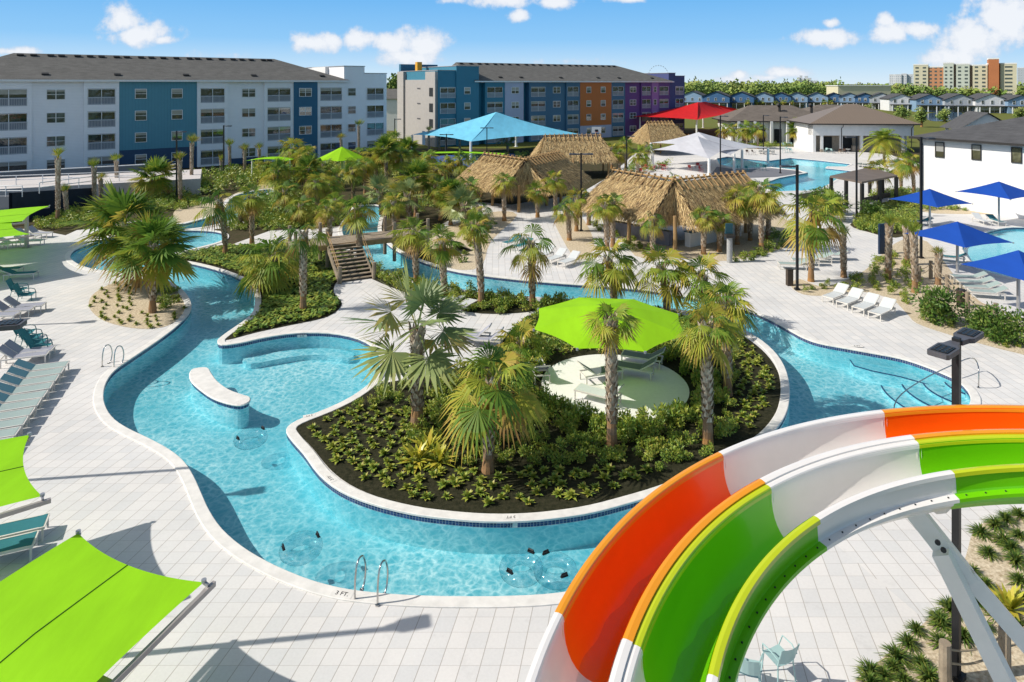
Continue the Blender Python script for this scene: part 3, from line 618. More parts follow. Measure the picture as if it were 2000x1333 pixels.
rows = [(1352,178,335,13,'sky','light blue townhouse half hidden by the apartment block'),(1398,180,330,13,'blue','dark blue townhouse just right of the purple apartments'),(1447,182,330,12,'blue','dark blue townhouse second in the dark run'),(1490,182,335,10,'sky','light blue townhouse first in its pale run'),
        (1524,182,335,10,'blue','dark blue townhouse between pale blue ones'),(1556,183,335,10,'sky','light blue townhouse behind the red canopy palms'),(1596,183,335,10,'sky','light blue townhouse with a white side bay'),(1630,184,335,9,'blue','last dark blue townhouse of the row'),
        (1660,184,330,9,'sky','pale blue townhouse left of the grey blue one'),(1690,183,325,9,'blue','small dark blue townhouse beside the grey one'),(1722,183,320,10,'pale','grey townhouse left of the white gabled one'),
        (1762,181,300,10.5,'white','bright white gabled townhouse in the middle of the pale run'),(1817,182,290,11,'sky','pale blue grey townhouse right of the white gabled one'),(1876,183,285,12,'pale','light grey townhouse below the orange hotel stripe'),(1938,184,280,12.5,'white','white townhouse below the right end of the hotel'),(1996,185,275,10,'sky','pale blue townhouse cut by the edge of the view')]
for px, ya, Z, w, cl, lb in rows:
    gable_house(px, ya, Z, w, 14, cl, lb, R(-24 if px < 1740 else -14), 6.0 if px < 1740 else 5.6)
# tall hotel beyond the houses
def block_building(name, label, px0, px1, ytop, Z, depth, cols, floors, matw, group=None, wincol=None):
    p = AT(px0, Z); ro_ = -math.atan((px0 - CX) / FOC) - .03; W = frame_of(p, ro_)(px1); H_ = HT(ytop, Z)
    b = thing(name, label, 'building', (p.x, p.y, 0), ro_); x = 0.0; tw = sum(c[0] for c in cols)
    for frac, m, dy, dh, nw in cols:
        w = W * frac / tw; h = H_ + dh; MB().box((x + w / 2, depth / 2 - dy / 2, h / 2), (w, depth + dy, h)).build('wall', m, b)
        MB().box((x + w / 2, depth / 2 - dy / 2, h + .5), (w + .3, depth + dy + .3, 1.0)).build('parapet', matw, b)
        for i in range(nw):
            fh = (H_ - 3) / floors; me = MB().box((0, 0, 0), (w * .46 / nw, .12, fh * .42)).mesh('window', wincol or glass_w)
            for k in range(floors): q = bpy.data.objects.new('window', me); COL.objects.link(q); q.parent = b; q.location = (x + w * (i + .5) / nw, -dy - .06, 3.0 + fh * .3 + k * fh)
        x += w
    return b
cream = M('hotel_cream', (.60, .56, .40), .85, .05, .2); pale = M('hotel_pale', (.52, .56, .48), .85, .05, .2); orng = M('hotel_orange', (.52, .25, .13), .85, .05, .2); orng2 = M('hotel_rust', (.46, .17, .07), .85, .05, .2); brn = M('hotel_brown', (.28, .20, .16), .85, .05, .2)
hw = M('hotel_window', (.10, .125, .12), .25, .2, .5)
block_building('hotel', 'tall nine storey hotel in cream, pale green and orange stripes', 1784, 1986, 128, 560, 20,
   [(30, cream, 0, 0, 2), (31, orng, -1, -2, 3), (20, pale, 1, 1, 2), (5, brn, -2, 0, 0), (26, pale, 1, 0, 2), (6, brn, -2, -1, 0), (28, cream, 0, -1, 2), (2, brn, -1, 0, 0), (19, orng2, 3, 4, 0), (3, orng2, -2, 0, 0), (30, cream, 0, 0, 1)], 8, M('hotel_parapet', (.74, .74, .72), .8, .03), None, hw)
hz = M('distant_white', (.60, .62, .65), .9, .05, .1); hz2 = M('distant_grey', (.38, .42, .46), .9, .05, .1)
block_building('distant_hotel', 'small pale curved hotel far off beyond the trees', 1737, 1783, 147, 900, 25, [(12, hz, 0, 0, 3), (12, hz, 3, 0, 3), (10, hz, 1, 1, 2), (12, hz, -3, 0, 2)], 7, hz, None, hz2)
block_building('distant_tower', 'grey tower at the edge of the view behind the striped hotel', 1987, 2040, 134, 800, 20, [(20, hz2, 0, 0, 4), (30, hz, 2, -3, 4)], 9, hz, None, hz2)
t = block_building('distant_resort', 'white resort with several small towers on the far treeline', 1552, 1596, 155, 1100, 25, [(6, hz, 0, -3, 1), (6, hz, 2, 2, 1), (5, hz, 0, 5, 1), (7, hz, 1, 0, 2), (7, hz, 0, 4, 2), (8, hz, 1, 1, 2), (14, hz, 0, -4, 3)], 4, hz, None, hz2)
p = AT(1640, 430); w = thing('long_shed', 'long low cream building in front of the far treeline', 'building', (p.x, p.y, 0)); MB().box((16, 8, 5.4), (34, 16, 10.8)).build('wall', cream, w); MB().box((16, 8, 10.9), (35, 17, .4)).build('roof', trim_m, w)
# ferris wheel
pw = AT(1286, 1500); fw = thing('ferris_wheel', 'thin distant ferris wheel above the purple end of the apartments', 'ferris wheel', (pw.x, pw.y, 0)); Hc, Rr = HT(137, 1500) - 12, 22
rim = MB(); rim.tube([(Rr * math.cos(i * math.tau / 48), 0, Hc + Rr * math.sin(i * math.tau / 48)) for i in range(48)], .16, 5, True); rim.build('rim', hz, fw)
for i in range(24):
    q = MB(); q.box((Rr * math.cos(i * math.tau / 24), 0, Hc + Rr * math.sin(i * math.tau / 24)), (1.5, 1.5, 1.8)); q.build('cabin', M('cabin_grey', (.35, .40, .46), .8, .02), fw)
q = MB()
for sx in (-1, 1): q.bar((sx * 12, 0, 0), (0, 0, Hc), 1.0)
q.build('leg', hz, fw)

# pool-side buildings
stone_m = M('sandstone', (.40, .34, .27), .9, .15, 3, bump=.3); metal_r = stripe_mat('standing_seam', (0.215, 0.165, 0.125), 0, .45, .05, .6, .4); brown_sh = shingle_mat('brown_shingles', (0.17, 0.145, 0.125)); bronze = M('dark_bronze', (.035, .032, .03), .5, .1)
def hip_roof(b, x0, x1, y0, y1, z0, z1, mat, ov=.8, name='roof', rl=None):
    m = (y1 - y0) / 2 + ov; hx = (x1 - x0) / 2 + ov; cx, cy = (x0 + x1) / 2, (y0 + y1) / 2; rl = max(hx - m, .0) if rl is None else rl
    r = MB(); a = [(x0 - ov, y0 - ov, z0), (x1 + ov, y0 - ov, z0), (x1 + ov, y1 + ov, z0), (x0 - ov, y1 + ov, z0)]; t0, t1 = (cx - rl, cy, z1), (cx + rl, cy, z1)
    r.face([a[0], a[1], t1, t0]).face([a[2], a[3], t0, t1]).face([a[1], a[2], t1]).face([a[3], a[0], t0]).face([a[3], a[2], a[1], a[0]]); o = r.build(name, mat, b)
    MB().box((cx, y0 - ov - .03, z0 - .1), (x1 - x0 + 2 * ov + .1, .08, .22)).box((x0 - ov - .03, cy, z0 - .1), (.08, y1 - y0 + 2 * ov, .22)).build('fascia', bronze, b)
    return o
# pool bar with the hipped metal roof: corner nearest the pool at px 1632
p = AT(1588, 121); pb = thing('pool_bar', 'white pool bar with hipped brown standing seam roof and open counter', 'building', (p.x, p.y, 0), R(-4))
MB().box((8.8, 6.2, 2.6), (17.6, 7.6, 5.2)).box((.25, 1.2, 2.6), (.5, 2.4, 5.2)).box((8.8, 1.2, 4.1), (17.6, 2.39, 2.2)).build('wall', white_p, pb)
MB().box((8.8, 2.35, 1.5), (17.0, .1, 3.0)).build('back_bar', stone_m, pb)
for x in (1.6, 5.0, 8.6, 12.2, 15.8):
    q = MB(); q.box((x, .25, 1.5), (.45, .45, 3.0)); q.build('column', white_p, pb); q = MB(); q.box((x, .25, .25), (.62, .62, .5)); q.build('column_base', stone_m, pb)
MB().box((10.4, 1.1, .55), (6.2, .7, 1.1)).build('bar_counter', stone_m, pb)
for x in (3.3, 6.9): q = MB(); q.box((x, 2.25, 1.4), (1.8, .12, 2.5)); q.build('doorway', dark_in, pb)
hip_roof(pb, 0, 17.6, 0, 10, 5.2, 8.6, metal_r, .9, rl=1.0)
q = MB(); q.tube([(5.0, -.95, 5.0), (5.0, -.7, 4.6), (5.0, -.05, 4.3), (5.0, -.05, .3)], .06, 6); q.build('downpipe', bronze, pb); q = MB(); q.tube([(17.2, -.95, 5.0), (17.2, -.05, 4.4), (17.2, -.05, .3)], .06, 6); q.build('downpipe', bronze, pb)
p = AT(1428, 140); cb = thing('clubhouse', 'long low clubhouse under a brown shingle hip roof with roof vents', 'building', (p.x, p.y, 0), R(-3))
MB().box((10, 5.5, 2.3), (20, 11, 4.6)).build('wall', white_p, cb); hip_roof(cb, 0, 20, 0, 11, 4.6, 7.7, brown_sh, 1.0)
MB().box((24, 10, 2.3), (14, 14, 4.6)).build('rear_wing', stone_m, cb); hip_roof(cb, 15, 33, 3, 17, 4.8, 7.7, brown_sh, 1.0, 'rear_roof')
for x in (3, 6.3, 9.6, 13): q = MB(); q.box((x, -.05, 1.5), (1.5, .12, 2.8)); q.build('doorway', dark_in, cb)
for x in (1.3, 4.6, 8, 11.3): q = MB(); q.box((x, -1.0, 2.3), (.5, .5, 4.5)); q.build('column', trim_m, cb)
for x, y in ((11, 3), (17.5, 2.5)): q = MB(); q.cyl((x, y, 6.0), (x, y, 7.6), .28).cyl((x, y, 7.6), (x - .5, y - .3, 8.0), .38, .3); q.build('roof_vent', bronze, cb)
# white two-storey building on the east side
a = G(1797, 405); a_ = Vector((42.5, 69.3, 0)); e_ = Vector((47.8, 60.0, 0)); ang = math.atan2(e_.y - a_.y, e_.x - a_.x)
wb = thing('white_building', 'plain white two storey building with square dark windows and grey roof', 'building', (a_.x, a_.y, 0), ang)
MB().box((11, 8, 3.45), (22, 16, 6.9)).build('wall', white_p, wb); hip_roof(wb, 0, 22, 0, 16, 6.95, 9.6, shing2, .7)
sw = frame_of(a_, ang)
for x0, x1, y0, y1 in ((1827,1845,278,308),(1898,1917,283,313),(1975.5,1996.5,288,319)):
    s0, s1 = sw(x0), sw(x1); sm = (s0 + s1) / 2; Z = a_.y + sm * math.sin(ang); z1, z0 = HT(y0, Z), HT(y1, Z)
    q = MB(); w_, h_ = s1 - s0, z1 - z0; t = .07; q.box((0, -.02, t / 2), (w_, .12, t)).box((0, -.02, h_ - t / 2), (w_, .12, t)).box((-w_ / 2 + t / 2, -.02, h_ / 2), (t, .12, h_ - 2 * t)).box((w_ / 2 - t / 2, -.02, h_ / 2), (t, .12, h_ - 2 * t))
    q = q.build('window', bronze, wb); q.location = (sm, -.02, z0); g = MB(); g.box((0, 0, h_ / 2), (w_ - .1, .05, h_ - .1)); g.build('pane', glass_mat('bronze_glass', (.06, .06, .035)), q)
q = MB(); q.tube([(.1, -.75, 6.8), (.25, -.1, 6.3), (.25, -.1, .3)], .07, 6); q.build('downpipe', bronze, wb)
# far pavilion and the little gazebo
p = AT(1878, 118); pv_ = thing('pavilion', 'open white gabled pavilion by the pond', 'pavilion', (p.x, p.y, 0), R(-12))
q = MB()
for x in (0, 3.9, 7.8):
    for y in (0, 6): q.box((x, y, 2.3), (.4, .4, 4.6))
q.build('post', trim_m, pv_); q = MB(); q.face([(-.3, -.3, 4.5), (8.1, -.3, 4.5), (3.9, -.3, 7.2)]); q.build('gable', white_p, pv_)
q = MB(); q.grid([[(-.9, -.9, 4.3), (-.9, 7, 4.3)], [(3.9, -.9, 7.35), (3.9, 7, 7.35)], [(8.7, -.9, 4.3), (8.7, 7, 4.3)]]); q.build('roof', shing2, pv_); MB().box((3.9, 6.2, 1.2), (7.5, .2, 2.4)).build('back_wall', M('pavilion_dark', (.05, .08, .16), .8, .1), pv_)
p = AT(1925, 98); gz = thing('gazebo', 'small grey roofed gazebo in front of the pavilion', 'gazebo', (p.x, p.y, 0)); MB().box((2.2, 2.2, 2.0), (3.6, 3.6, 4.0)).build('wall', stone_m, gz); hip_roof(gz, 0, 4.4, 0, 4.4, 4.6, 5.8, shing2, .7, rl=.2)
# west side: retaining wall, ramp and rails below the white apartments
A = G(24, 436); B = G(180, 404); rw = thing('retaining_wall', 'dark navy retaining wall below the white apartments', 'wall', (A.x, A.y, 0)); e = B - A; nrm = Vector((-e.y, e.x, 0)).normalized()
navy_p = M('navy_paint', (.018, .030, .052), .8, .2, 1.0); gry_p = M('grey_paint', (.22, .23, .25), .8, .06, 1)
q = MB(); q.grid([[(0, 0, 0), (e.x, e.y, 0)], [(0, 0, 2.7), (e.x, e.y, 1.9)], [(nrm.x * .4, nrm.y * .4, 2.7), (e.x + nrm.x * .4, e.y + nrm.y * .4, 1.9)], [(nrm.x * .4, nrm.y * .4, 0), (e.x + nrm.x * .4, e.y + nrm.y * .4, 0)]]); q.build('wall_face', navy_p, rw)
q = MB(); q.box((-9.2, 1.3, 1.1), (18, .4, 2.2)); q.build('return_wall', gry_p, rw)
q = MB(); q.box((-4, 14, .9), (26, 9, 1.8), rz=.42); rp = q.build('ramp', M('ramp_concrete', (.62, .58, .56), .85, .08), rw)
def rail_run(name, label, pts, h, mat, step=1.6):
    r = thing(name, label, 'railing', pts[0]); o = Vector(pts[0]); P_ = [Vector(p) - o for p in pts]
    for k, z in enumerate((h, h * .55)):
        q = MB(); q.tube([p + Vector((0, 0, z)) for p in P_], .045, 6); q.build('top_rail' if k == 0 else 'mid_rail', mat, r)
    for i in range(len(P_) - 1):
        n_ = max(1, int((P_[i + 1] - P_[i]).length / step))
        for j in range(n_ + (i == len(P_) - 2)):
            c = P_[i].lerp(P_[i + 1], j / n_); q = MB(); q.cyl(c, c + Vector((0, 0, h)), .04); q.build('post', mat, r)
    return r
rail_run('ramp_railing', 'white pipe railing along the ramp below the white apartments', [(A.x + 1, A.y + 2, 2.3), (B.x - .5, B.y + 1.5, 1.9)], 1.0, trim_m, 2.2)
rail_run('ramp_railing', 'upper white pipe railing on the far side of the ramp', [(A.x - 12, A.y + 9, 1.8), (A.x + 4, A.y + 14, 1.8), (B.x + 2, B.y + 13, 1.8)], 1.0, trim_m, 2.2)
rail_run('ramp_railing', 'short white railing in front of the grey return wall', [(A.x - 16, A.y + .6, 2.2), (A.x + .3, A.y + .8, 2.2)], 1.0, trim_m, 1.4)
A = G(-20, 372); B = G(300, 352); fe = thing('long_wall', 'long low grey garden wall in front of the white apartments', 'wall', (A.x, A.y, 0)); e = B - A
q = MB(); q.bar((0, 0, 1.0), (e.x, e.y, 1.0), .25, 2.0); q.build('wall_face', gry_p, fe); q = MB(); q.bar((0, 0, 2.05), (e.x, e.y, 2.05), .4, .1); q.build('wall_cap', trim_m, fe)
# ------------------------------------------------------------------ palms
GREEN = [(0.0, (.36, .21, .07)), (0.18, (.46, .35, .06)), (0.42, (.34, .37, .045)), (0.7, (.14, .245, .032)), (1.0, (.042, .110, .020))]
leaf_m = M('palm_leaf', (.1, .15, .03), .5, .3, 3.0, spec=.22, trans=.34, tone=GREEN)
silver_m = M('silver_palm_leaf', (.2, .25, .2), .45, .2, 3.0, spec=.5, trans=.25, tone=[(0.0, (.34, .23, .10)), (0.2, (.46, .38, .10)), (0.5, (.31, .36, .12)), (1.0, (.13, .21, .085))])
bark_m = M('palm_bark', (.2, .15, .1), .9, .35, 9.0, bump=.8, bscale=30, spec=.1, tone=[(0.0, (.35, .19, .075)), (0.3, (.25, .16, .095)), (0.6, (.33, .25, .175)), (1.0, (.60, .51, .40))])
def crown_mesh(kind, seed):
    r = random.Random(seed); mb = MB(); X = Vector
    P = dict(sabal=(21, .66, .84, 20, 84, -40, .30, .38, .72), full=(40, .62, .85, 24, 82, -45, .16, .14, .85), bismarck=(17, .80, .95, 22, 80, -35, .10, .10, .95),
             tuft=(9, .25, .62, 10, 86, 48, .02, .05, .45), compact=(19, .55, .76, 20, 85, -40, .28, .32, .75), sparse=(13, .72, .78, 18, 78, -45, .40, .5, .65))[kind]
    n_, Lp, Lb, ns, e1, e0, dr, dr2, fuse = P
    for i in range(n_):
        u = (i + .5) / n_; az = i * 2.39996 + r.uniform(-.25, .25); el = R(e1 + (e0 - e1) * u ** .85 + r.uniform(-9, 9)); k = r.uniform(.82, 1.12)
        lp = Lp * k * (1.0 if kind != 'tuft' else r.uniform(.5, 1.2)); h = X((math.cos(az), math.sin(az), 0)); dv = h * math.cos(el) + X((0, 0, math.sin(el)))
        pts = []
        for j in range(4):
            t = j / 3; pts.append(dv * lp * t + X((0, 0, -dr * lp * t * t)))
        tone = min(1, max(0, .38 + .42 * (1 - u) + r.uniform(-.26, .26)))
        if u > .82 and r.random() < .45: tone = r.uniform(0.02, .2)
        if r.random() < .14: tone = r.uniform(.2, .36)
        w = .022
        sd = X((-math.sin(az), math.cos(az), 0))
        for j in range(3): mb.face([pts[j] - sd * w, pts[j] + sd * w, pts[j + 1] + sd * w * .7, pts[j + 1] - sd * w * .7], tone=max(.3, tone - .05))
        hub = pts[3]; t = (pts[3] - pts[2]).normalized(); t = (t + X((0, 0, -dr * .5))).normalized()
        roll = r.uniform(-.5, .5); s = (sd * math.cos(roll) + t.cross(sd) * math.sin(roll)).normalized(); nrm = s.cross(t).normalized()
        if nrm.z < 0: nrm = -nrm
        spread = R(122 if kind in ('bismarck', 'full') else 108) if kind != 'tuft' else R(50); dph = 2 * spread / (ns - 1)
        for q in range(ns):
            ph = -spread + q * dph + r.uniform(-.03, .03); L_ = Lb * k * (.62 + .38 * math.cos(ph * .75)) * r.uniform(.88, 1.06)
            dd = (t * math.cos(ph) + s * math.sin(ph) + nrm * (.10 * math.cos(2 * ph) + r.uniform(-.05, .05))).normalized(); m_ = .52
            wv = max(.012, L_ * m_ * math.sin(dph / 2) * 1.1 * fuse); pd = (s * math.cos(ph) - t * math.sin(ph))
            mid = hub + dd * L_ * m_ + X((0, 0, -dr2 * L_ * .18)); tip = hub + dd * L_ * (1 - dr2 * .25) + X((0, 0, -dr2 * L_ * 1.0 * r.uniform(.6, 1.3)))
            tn = min(1, max(0, tone + r.uniform(-.10, .10)))
            a, b = mid - pd * wv - nrm * wv * .35, mid + pd * wv + nrm * wv * .35
            mb.face([hub, a, b], tone=tn); mb.face([a, tip, b], tone=max(0, tn - r.uniform(0, .14)))
    if kind in ('sabal', 'compact', 'sparse', 'full'):
        for i in range(10):          # hanging dead tips round the neck
            az = r.uniform(0, math.tau); h = X((math.cos(az), math.sin(az), 0)); a = h * .14; b = h * r.uniform(.25, .45) + X((0, 0, -r.uniform(.35, .75))); sd = X((-math.sin(az), math.cos(az), 0)) * r.uniform(.03, .10)
            mb.face([a - sd * .4, a + sd * .4, b + sd, b - sd], tone=r.uniform(0, .16))
    return mb.mesh('palm_crown', silver_m if kind == 'bismarck' else leaf_m)
def date_mesh(seed):
    r = random.Random(seed); mb = MB(); X = Vector
    for i in range(34):
        u = (i + .5) / 34; az = i * 2.39996; el = R(82 - 110 * u); h = X((math.cos(az), math.sin(az), 0)); sd = X((-math.sin(az), math.cos(az), 0)); L_ = 1.55 * r.uniform(.85, 1.1); prev = None
        for j in range(15):
            t = j / 14; p = (h * math.cos(el) + X((0, 0, math.sin(el)))) * L_ * t + X((0, 0, -.55 * L_ * t * t)); tn = min(1, max(.1, .65 - .3 * u + r.uniform(-.15, .15)))
            if prev is not None:
                fw = (p - prev).normalized(); ll = .42 * math.sin(math.pi * min(1, t * .9 + .12)) + .05
                for sg in (-1, 1):
                    q = p + (sd * sg * .8 + fw * .6) * ll + X((0, 0, -.10)); mb.face([prev, p, q], tone=tn)
            prev = p
    return mb.mesh('palm_crown', leaf_m)
CRN = {k: [crown_mesh(k, 11 + i * 7 + len(k)) for i in range(3)] for k in ('sabal', 'full', 'bismarck', 'tuft', 'compact', 'sparse')}
CRN['date'] = [date_mesh(5)]
CR_R = dict(sabal=1.22, full=1.38, bismarck=1.62, tuft=.55, compact=1.1, sparse=1.2, date=1.5)
def trunk_mesh(h, r0, r1, dx, dy, seed, boots=True):
    r = random.Random(seed); mb = MB(); nz_ = max(6, int(h / .22)); rows, tones = [], []
    def c(t): return Vector((dx * t * t, dy * t * t, h * t))
    ph = r.uniform(0, 6)
    for i in range(nz_ + 1):
        t = i / nz_; rad = r0 + (r1 - r0) * t + (.05 * (1 - t * 6) if t < 1 / 6 else 0) + r.uniform(-.008, .012)
        if t > .82: rad *= 1 + .35 * (t - .82) / .18
        rows.append([c(t) + Vector((rad * math.cos(j * math.tau / 10), rad * math.sin(j * math.tau / 10), 0)) for j in range(10)])
        tones.append(min(1, max(0, (.10 + .75 * min(1, t * 1.5)) + r.uniform(-.16, .16))))
    mb.grid(rows, closed=True, tones=tones); mb.face(rows[-1], tone=.4)
    if boots:
        z = h * .18; a = 0
        while z < h * 1.0:
            t = z / h; rad = (r0 + (r1 - r0) * t) * (1 + (.35 * (t - .82) / .18 if t > .82 else 0)); o = Vector((math.cos(a), math.sin(a), 0)); s = Vector((-o.y, o.x, 0)); b = c(t); w = .10 + .03 * t; L_ = .19 + .15 * t
            for sg in (-1, 1):
                mb.face([b + o * rad + s * sg * w, b + o * (rad + .012), b + o * (rad + .075 + .04 * t) + s * sg * .012 + Vector((0, 0, L_)), b + o * (rad + .05) + s * sg * w * .6 + Vector((0, 0, L_ * .7))], tone=min(1, .5 + .5 * r.random()))
            a += 2.39996; z += .034
    return mb.mesh('palm_trunk', bark_m, False)
_pn = [0]
def palm(bx, by, cx, cy, rpx, kind, label, group='palm trees round the lazy river', rr=None, name='palm_tree'):
    _pn[0] += 1; sd = 100 + _pn[0]; r = random.Random(sd); g = G(bx, by); Z = g.y; h = HT(cy, Z); X1 = (cx - CX) * Z / FOC; s = rpx * Z / FOC / CR_R[kind]
    if kind == 'tuft': s = max(s, .8)
    o = thing(name, label, 'palm tree', g, 0, group); rt = rr or (.15 if kind in ('tuft',) else .155 if kind != 'bismarck' else .20)
    ly = r.uniform(-.05, .05) * h; h0 = max(.4, h - (.05 if kind != 'tuft' else .25))
    t = bpy.data.objects.new('trunk', trunk_mesh(h0, rt * 1.05, rt * .95, X1 - g.x, ly, sd)); COL.objects.link(t); t.parent = o
    c = bpy.data.objects.new('crown', r.choice(CRN[kind])); COL.objects.link(c); c.parent = o; c.location = (X1 - g.x, ly, h0); c.rotation_euler = (r.uniform(-.08, .08), r.uniform(-.08, .08), r.uniform(0, 6.28)); c.scale = (s, s, s * r.uniform(.92, 1.08))
    return o
